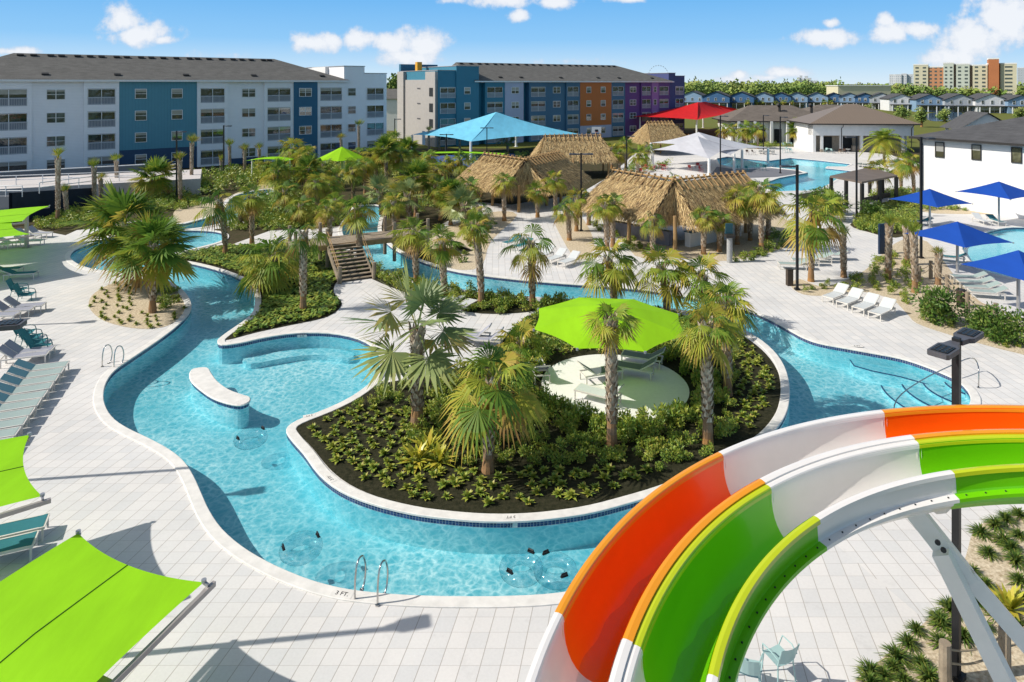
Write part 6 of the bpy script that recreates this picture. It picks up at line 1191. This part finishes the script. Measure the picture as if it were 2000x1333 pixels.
# steps in the east corner, bench in the cove, island seat
step_m = plaster_m
ctr = G(1905,745)
for i, rad in enumerate((1.1, 1.9, 2.7, 3.5)):
    arc = [Vector((ctr.x + rad * math.cos(a), ctr.y + rad * math.sin(a))) for a in [R(160 + 105 * k / 24) for k in range(25)]]; arc = [p for p in arc if inside(p, river)]
    if len(arc) < 3: continue
    q = MB(); q.poly([Vector((ctr.x, ctr.y))] + arc if False else arc + [Vector((ctr.x - .1, ctr.y - .15))], -.92, -.22 - i * .17 + .0); struct(q.build('pool_step', step_m)); q = MB(); q.tube([(p.x, p.y, -.215 - i * .17) for p in arc], .03, 4); struct(q.build('step_edge', M('navy_edge', (.02, .05, .16), .3, .1)))
bn = [G(x, y).to_2d() for x, y in ((1660,686),(1700,693),(1760,704),(1800,716),(1845,735),(1815,733),(1760,718),(1700,706),(1668,697))]; q = MB(); q.poly(bn, -.92, -.42); struct(q.build('pool_bench', step_m)); q = MB(); q.tube([(p.x, p.y, -.415) for p in bn[5:] + bn[:1]], .025, 4); struct(q.build('bench_edge', MATS['navy_edge']))
bn = smooth_loop([G(x, y).to_2d() for x, y in ((475,674),(530,663),(590,656),(645,655),(690,663),(680,674),(640,668),(590,668),(530,677),(490,683))], 3); q = MB(); q.poly(bn, -.92, -.66); struct(q.build('pool_bench', step_m))
seat = smooth_loop([G(x, y, .05).to_2d() for x, y in ((370,733),(374,722),(388,718),(405,718),(412,728),(424,744),(446,760),(472,770),(487,775),(487,784),(470,791),(446,788),(415,777),(390,760),(374,745))], 3)
t = thing('island_seat', 'curved white seat standing in the middle of the river', 'pool seat', (*seat[0], 0), 0); o = t.location.to_2d(); loc = [p - o for p in seat]
q = MB(); q.poly([p for p in offset(loc, -.05)], -.93, -.02); q.build('seat_wall', plaster_m, t); q = MB(); c2 = loc; q.grid([[(p.x, p.y, z) for p in offset(loc, of) + offset(loc, of)[:1]] for of, z in ((-.06, -.03), (.0, -.02), (.015, .02), (-.02, .05))]); f = offset(loc, -.02); q.face([(p.x, p.y, .05) for p in f]); q.build('seat_top', coping_m, t)
q = MB(); ff = resample(offset(loc, -.03), .12)
for i in range(len(ff)):
    a, b = ff[i].lerp(ff[(i + 1) % len(ff)], .08), ff[i].lerp(ff[(i + 1) % len(ff)], .92); q.face([(a.x, a.y, -.03), (b.x, b.y, -.03), (b.x, b.y, -.14), (a.x, a.y, -.14)], tone=i * .37)
q.build('tile_trim', tile_m, t)
# clear swim rings with black handles
def ring_mat():
    m = bpy.data.materials.new('clear_vinyl'); m.use_nodes = True; n, L, MA, MX = nodes(m.node_tree); out = n('ShaderNodeOutputMaterial'); tr = n('ShaderNodeBsdfTransparent', ins={'Color': (.86, .94, .96, 1)}); g_ = n('ShaderNodeBsdfGlossy', ins={'Roughness': .06}); fr = n('ShaderNodeFresnel', ins={'IOR': 1.35}); ms = n('ShaderNodeMixShader')
    ge = n('ShaderNodeNewGeometry'); L.new(MX(ge.outputs['Backfacing'], MA('MULTIPLY_ADD', fr.outputs[0], 1.2, .13), (.02, .02, .02)), ms.inputs[0]); L.new(tr.outputs[0], ms.inputs[1]); L.new(g_.outputs[0], ms.inputs[2]); L.new(ms.outputs[0], out.inputs[0]); return m
vin = ring_mat(); rt = thing('swim_ring', 'clear swim ring', 'swim ring'); q = MB(); rows = []
for i in range(33): a = i * math.tau / 32; rows.append([((.40 + .17 * math.cos(b)) * math.cos(a), (.40 + .17 * math.cos(b)) * math.sin(a), .10 + .17 * math.sin(b)) for b in [k * math.tau / 12 for k in range(12)]])
q.grid(rows, closed=True); q.build('ring', vin, rt, True)
for a in (40, 215): h = V(math.cos(R(a)), math.sin(R(a)), 0); s = V(-h.y, h.x, 0); c = h * .46 + V(0, 0, .28); q = MB(); q.tube([c - s * .09 - V(0, 0, .03), c - s * .07 + V(0, 0, .045), c + s * .07 + V(0, 0, .045), c + s * .09 - V(0, 0, .03)], .022, 6); q.box(c - V(0, 0, .02), (.07, .2, .02), rz=R(a)); q.build('handle', blackm, rt)
RG = Proto(rt)
for x, y, rz, lb in ((490,862,10,'clear swim ring floating below the curved seat'),(588,1078,-5,'clear swim ring floating left of the near handrails'),(1018,1118,15,'clear swim ring floating near the foot of the slide'),(1085,1122,80,'clear swim ring partly behind the slide edge'),(452,548,0,'clear swim ring at the outer bend of the west island bed')): p = G(x, y, WZ); RG.put(p, R(rz), lb, 'clear swim rings')
# depth marks
ink = M('mark_ink', (.03, .03, .035), .8, .0)
tilew = M('mark_tile', (.66, .66, .64), .4, .03)
def mark(x, y, rz, size=.17, label='', body='3 FT.', z=.045):
    p = G(x, y, z); t = thing('depth_mark', label, 'depth mark', p, R(rz), 'depth marks on the coping'); MB().box((0, 0, -.002), (size * 3.2, size * 1.4, .004)).build('mark_plate', coping_m, t); text(body, size, (0, 0, .002), (0, 0, 0), ink, 'mark_lettering', t)
mark(668,1160,-12,.17,'3 FT. mark on the rim left of the near handrails'); mark(998,1010,183,.15,'3 FT mark on the island rim facing the slide', '3 FT'); mark(646,934,128,.15,'3 FT mark on the island rim by the bromeliad side', '3 FT'); mark(604,812,202,.14,'3 FT mark on the island rim facing the curved seat', '3 FT'); mark(1674,676,-8,.16,'3 FT mark on the east rim above the pool bench', '3 FT')
def vmark(x, y, ang, label):
    p = G(x, y, -.09); t = thing('depth_tile', label, 'depth mark', p, ang, 'depth tiles in the tile band'); MB().box((0, 0, 0), (.46, .012, .125)).build('tile_plate', tilew, t); text('3 FT', .12, (0, -.008, 0), (R(90), 0, 0), ink, 'tile_lettering', t)
vmark(995,1026,R(0),'white 3 FT tile in the navy tile band of the island facing the near rim'); vmark(590,657,R(3),'white 3 FT tile in the navy tile band of the cove'); vmark(1674,686.5,R(-10),'white 3 FT tile in the navy tile band of the east rim')
# ------------------------------------------------------------------ bridge with steps
bt = thing('wooden_bridge', 'weathered wooden footbridge over the back river with a broad flight of steps', 'bridge', (-12.2, 44.8, 0), R(28)); q = MB()
for i in range(46): q.box((-2.4 + i * .205, 1.0, 1.66), (.19, 2.3, .06))
q.build('deck', wood_g, bt); q = MB(); q.bar((-2.5, -.15, 1.5), (7.2, -.15, 1.5), .12, .32).bar((-2.5, 2.15, 1.5), (7.2, 2.15, 1.5), .12, .32); q.build('beam', wood_m, bt)
q = MB(); q.grid([[(7.0, -.1, 1.66), (7.0, 2.1, 1.66)], [(10.5, -.1, .02), (10.5, 2.1, .02)]]); q.build('ramp', wood_g, bt)
for x in (-2.3, -.25, 1.95, 4.4, 6.9):
    for y in (-.1, 2.1):
        q = MB(); q.cyl((x, y, 0), (x, y, 2.75), .13, .12, 9); q.build('bridge_post', wood_g, bt)
for y in (-.1, 2.1):
    for k, z in enumerate((2.6, 2.2)):
        q = MB(); xs = [-2.3, -.25, 1.95, 4.4, 6.9] if y > 0 else [1.95, 4.4, 6.9]
        for a, b in zip(xs, xs[1:]): q.tube([(a + (b - a) * u, y, z - .22 * 4 * u * (1 - u)) for u in [i / 8 for i in range(9)]], .02, 5)
        q.build('rope', M('rope', (.42, .33, .22), .9, .1, 20), bt)
for i in range(10):
    z = 1.62 - i * .168; y = -.25 - i * .33; q = MB(); q.box((.85, y, z), (2.1, .36, .05)).box((.85, y + .15, z - .09), (2.1, .03, .15)); q.build('step', wood_g, bt)
for x in (-.25, 1.95):
    q = MB(); q.bar((x, -.2, 1.45), (x, -3.6, -.05), .1, .3); q.build('stringer', wood_g, bt)
    for y in (-3.55,): q = MB(); q.cyl((x, y, 0), (x, y, 1.05), .14, .13, 9); q.build('bridge_post', wood_g, bt)
    for dz in (.95, .6): q = MB(); q.tube([(x, -.1, 1.66 + dz), (x, -3.55, dz)], .028, 6); q.build('handrail', wood_m, bt)
# ------------------------------------------------------------------ rope fence, bollards, small furniture on the east side
def rope_posts(label, pts, h, group):
    t = thing('rope_fence', label, 'fence', pts[0], 0); o = Vector(pts[0]); 
    for p in pts: q = MB(); q.cyl(p - o, p - o + V(0, 0, h), .12, .11, 10); q.build('fence_post', wood_g, t)
    for dz in (.12, .4):
        q = MB()
        for a, b in zip(pts, pts[1:]): q.tube([a.lerp(b, u) - o + V(0, 0, h - dz - .18 * 4 * u * (1 - u)) for u in [i / 8 for i in range(9)]], .022, 5)
        q.build('rope', MATS['rope'], t)
rope_posts('rope fence on log posts before the sage loungers under the blue umbrellas', [G(1795,556), G(1818,545), G(1850,575), G(1890,612), G(1945,636), G(2020,672)], 1.15, None)
rope_posts('rope fence on log posts in the gravel below the slide', [G(1846,1345), G(1962,1315), G(2060,1240)], .95, None)
t = thing('litter_bin', 'brown round bin by the rope fence', 'bin', G(1877,600), 0); q = MB(); q.cyl((0, 0, 0), (0, 0, .95), .22, .24, 14); q.build('bin_body', M('bin_brown', (.07, .05, .035), .6, .2, 4), t); q = MB(); q.cyl((0, 0, .95), (0, 0, 1.0), .25, .2, 14); q.build('lid', bronze, t)
t = thing('litter_bin', 'square brown bin post beside the single headed lamp', 'bin', G(1542,558), 0); MB().box((0, 0, .5), (.34, .34, 1.0)).build('bin_body', MATS['bin_brown'], t); MB().box((0, 0, 1.02), (.38, .38, .04)).build('lid', bronze, t)
t = thing('info_sign', 'tall dark blue information sign between the trimmed palms', 'sign', G(1724,496), R(20)); MB().box((0, 0, 1.1), (.75, .14, 2.2)).build('sign_panel', M('sign_blue', (.015, .035, .08), .4, .1), t); MB().box((.41, 0, 1.1), (.06, .18, 2.2)).build('side_trim', steel_g, t)
t = thing('stone_column', 'pale round column with a dark top in front of the tiki bar', 'column', G(1425,513), 0); q = MB(); q.cyl((0, 0, 0), (0, 0, 1.75), .2, .19, 14); q.build('shaft', M('column_stone', (.40, .40, .39), .8, .15, 6), t); MB().box((0, 0, 1.85), (.6, .5, .2)).build('cap', bronze, t); MB().box((0, .1, 2.35), (.5, .1, .7)).build('screen', M('screen_teal', (.02, .09, .12), .4, .1), t)
t = thing('basketball_hoop', 'white basketball backboard before the orange apartment wall', 'hoop', AT(1165, 127), 0); MB().box((0, .3, 1.8), (.2, .2, 3.6)).build('pole', blackm, t); MB().box((0, 0, 3.6), (1.8, .06, 1.15)).build('backboard', trim_m, t); q = MB(); q.tube([(.23 * math.cos(a), -.3 + .23 * math.sin(a), 3.2) for a in [i * math.tau / 14 for i in range(14)]], .02, 5, True); q.build('rim', redp, t); MB().box((0, -.04, 3.45), (.6, .03, .45)).box((0, -.05, 3.45), (.5, .03, .36)).build('target_square', blackm, t)
# ------------------------------------------------------------------ the two-lane slide
SK = .77; SCX, SCY, SRO, SW = 9.898 * SK, 7.122 * SK, 10.245 * SK, 1.4 * SK
def sh(th): return CAM_H - SK * (CAM_H - 4.001 + .983 * th - .214 * th * th)
def sp(th, rho, z): r_ = SRO + rho; return V(SCX - r_ * math.sin(th), SCY + r_ * math.cos(th), sh(th) + z)
orange = M('slide_orange', (.97, .14, .003), .34, .04, 1.2, spec=.35, coat=.18, trans=.06); green = M('slide_green', (.17, .58, .004), .34, .04, 1.2, spec=.35, coat=.18, trans=.06); swhite = M('slide_white', (.80, .765, .73), .32, .04, 1.2, spec=.5, coat=.5)
orange_sunlit = M('slide_orange_sunlit', (.80, .30, .010), .3, .04, 1.5, spec=.5, coat=.5); green_sunlit = M('slide_green_sunlit', (.50, .58, .008), .3, .04, 1.5, spec=.5, coat=.5); boltm = M('bolt', (.02, .025, .03), .5, .0)  # lip colours: the slide's orange and green with sunlight painted in as yellow
sl = thing('water_slide', 'two lane open water slide in orange, green and white sections curving down towards the pool', 'water slide', (SCX, SCY, 0), 0); SO = sl.location.copy()
JO = [-.85, -.42, .028, .50, 1.105, 1.62, 2.05]
HWD = SW / 2 - .135; DEP = .72
prof_in = [(HWD * math.cos(a) * (1 if abs(math.cos(a)) < .98 else 1), -DEP * abs(math.sin(a)) ** .75) for a in [math.pi * k / 16 for k in range(17)]]   # outer side first
def surf(name, mat, prof, rc, t0, t1, n=26, smooth=True, parent=None):
    rows = [[sp(t0 + (t1 - t0) * i / n, rc + x, z) - SO for x, z in prof] for i in range(n + 1)]; q = MB(); q.grid(rows); return q.build(name, mat, parent or sl, smooth)
for lane, rc, body, lips in ((0, -SW / 2, orange, orange_sunlit), (1, -SW * 1.5, green, green_sunlit)):
    for j in range(len(JO) - 1):
        t0, t1 = JO[j], JO[j + 1]; col_ = swhite if j % 2 == 0 else body
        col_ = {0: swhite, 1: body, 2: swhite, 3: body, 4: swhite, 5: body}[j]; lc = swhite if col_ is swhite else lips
        n_ = max(8, int((t1 - t0) * 46)); dz = -.03 * lane
        sec = surf('flume_section', col_, [(x, z + dz) for x, z in prof_in], rc, t0, t1, n_)
        lipw = .13
        for sg in (1, -1):
            x0 = sg * HWD; prof = [(x0 - sg * .012, -.07 + dz), (x0 - sg * .004, -.02 + dz), (x0 + sg * .02, .014 + dz), (x0 + sg * .07, .022 + dz), (x0 + sg * (SW / 2 - HWD + (.012 if lane == 0 else -.004) if not (lane == 0 and sg > 0 or lane == 1 and sg < 0) else lipw), .012 + dz), (x0 + sg * (SW / 2 - HWD + (.012 if lane == 0 else -.004) if not (lane == 0 and sg > 0 or lane == 1 and sg < 0) else lipw + .01), -.05 + dz)]
            surf('flume_lip', lc, prof, rc, t0, t1, n_, False, sec)
        # outer skin: upper wall, bolted flange, half pipe below
        for sg in ((1,) if lane == 0 else (-1,)):
            x0 = sg * (HWD + .10); prof = [(x0, -.03 + dz), (x0 + sg * .02, -.30 + dz), (x0 + sg * .03, -.335 + dz), (x0 + sg * .15, -.345 + dz), (x0 + sg * .155, -.40 + dz), (x0 + sg * .06, -.42 + dz), (x0 + sg * .0, -.55 + dz), (x0 - sg * .16, -.72 + dz), (x0 - sg * .40, -.80 + dz), (x0 - sg * (HWD + .10), -.83 + dz)]
            surf('outer_shell', col_, prof, rc, t0, t1, n_, False, sec)
            bq = MB(); nb = max(3, int((t1 - t0) * 20))
            for i in range(nb):
                p = sp(t0 + (t1 - t0) * (i + .5) / nb, rc + x0 + sg * .085, -.338 + dz) - SO; bq.cyl(p, p + V(0, 0, .014), .014, n=6)
            bq.build('bolt_row', boltm, sec)
        if lane == 0 or True:
            other = -1 if lane == 0 else 1; x0 = other * (HWD + .02); surf('inner_shell', col_, [(x0, -.03 + dz), (x0, -.4 + dz), (x0 - other * .2, -.75 + dz), (x0 - other * (HWD + .02), -.83 + dz)], rc, t0, t1, n_, True, sec)
    for th in JO[1:-1]:
        q = MB(); e = .006; dz = -.03 * lane; o_ = [(HWD + .10, -.02), (HWD + .13, -.36), (HWD + .03, -.62), (HWD * .7, -.82), (HWD * .35, -.92), (0, -.95)]; o_ = o_ + [(-x, z) for x, z in o_[-2::-1]]; i_ = [(HWD * math.cos(a) * .995, -DEP * abs(math.sin(a)) ** .75 - .02) for a in [math.pi * k / (len(o_) - 1) for k in range(len(o_))]]
        rows = [[sp(th + s_ * e, rc + x, z + dz) - SO for x, z in pr] for s_, pr in ((-1, i_), (-1, o_), (1, o_), (1, i_))]; q.grid(rows); q.build('joint_flange', swhite if JO.index(th) in (3, 2) else (green_sunlit if lane else orange_sunlit), sl)
def film_mat():
    m = bpy.data.materials.new('running_water'); m.use_nodes = True; n, L, MA, MX = nodes(m.node_tree); out = n('ShaderNodeOutputMaterial'); tr = n('ShaderNodeBsdfTransparent', ins={'Color': (.90, .90, .90, 1)}); g_ = n('ShaderNodeBsdfGlossy', ins={'Roughness': .12}); fr = n('ShaderNodeFresnel', ins={'IOR': 1.33}); ms = n('ShaderNodeMixShader'); tc = n('ShaderNodeTexCoord'); nz = n('ShaderNodeTexNoise', ins={'Scale': 16.0, 'Detail': 4.0}); L.new(tc.outputs['Object'], nz.inputs['Vector']); b = n('ShaderNodeBump', ins={'Strength': .7, 'Distance': .03}); L.new(nz.outputs[0], b.inputs['Height']); L.new(b.outputs[0], g_.inputs['Normal']); L.new(b.outputs[0], fr.inputs['Normal'])
    ge = n('ShaderNodeNewGeometry'); L.new(MX(ge.outputs['Backfacing'], MA('MULTIPLY', fr.outputs[0], 1.0), (.02, .02, .02)), ms.inputs[0]); L.new(tr.outputs[0], ms.inputs[1]); L.new(g_.outputs[0], ms.inputs[2]); L.new(ms.outputs[0], out.inputs[0]); return m
film = film_mat()
for lane, rc in ((0, -SW / 2), (1, -SW * 1.5)):
    q = MB(); rows = []
    for i in range(100):
        th = .42 + 1.5 * i / 99; w0 = .10 + .16 * min(1, i / 50) + .02 * math.sin(i * .9) ; cx_ = -.10 - .04 * math.sin(i * .11)
        rows.append([sp(th, rc + cx_ + x * w0, -DEP * abs(math.sin(math.acos(max(-1, min(1, (cx_ + x * w0) / HWD))))) ** .75 + .012 - .03 * lane) - SO for x in (-1, -.5, 0, .5, 1)])
    q.grid(rows); q.build('water_film', film, sl, True)
# support: steel post pair meeting under the joint
top = sp(.06, -SW * 1.55, -.85); t = thing('slide_support', 'white steel support of two splayed legs under the slide', 'slide support', (top.x, top.y, 0), 0); o = t.location
q = MB(); q.bar(top - o + V(-.25, .35, .05), top - o + V(.75, -.02, -1.25), .30, .30); q.build('head_beam', steel_w, t)
for a, b, nm in ((top + V(.7, 0, -1.15), V(11.3, 11.25, 0), 'leg'), (top + V(.25, -.05, -.75), V(9.25, 10.35, 0), 'leg')): q = MB(); q.bar(a - o, b - o, .27, .27); q.box((b.x - o.x, b.y - o.y, .02), (.6, .6, .04)); q.build(nm, steel_w, t)
q = MB()
for i in range(2): p = top - o + V(.12 + i * .1, -.17, -.50 - i * .13); q.cyl(p, p + V(-.02, -.03, 0), .045, n=8)
q.build('bolt', boltm, t)
for th, lab in ((.82, 'plain round steel column under the middle of the slide bend'), (1.5, 'round steel column under the lower end of the slide')):
    p = sp(th, -SW, -.95); t = thing('slide_column', lab, 'slide support', (p.x, p.y, 0), 0); q = MB(); q.cyl((0, 0, 0), (0, 0, p.z), .13, .13, 12); q.build('shaft', steel_w, t); q = MB(); q.bar((0, 0, p.z), tuple(sp(th, -SW * 1.6, -.85) - V(p.x, p.y, 0)), .14).bar((0, 0, p.z), tuple(sp(th, -SW * .4, -.85) - V(p.x, p.y, 0)), .14); q.build('yoke', steel_w, t)
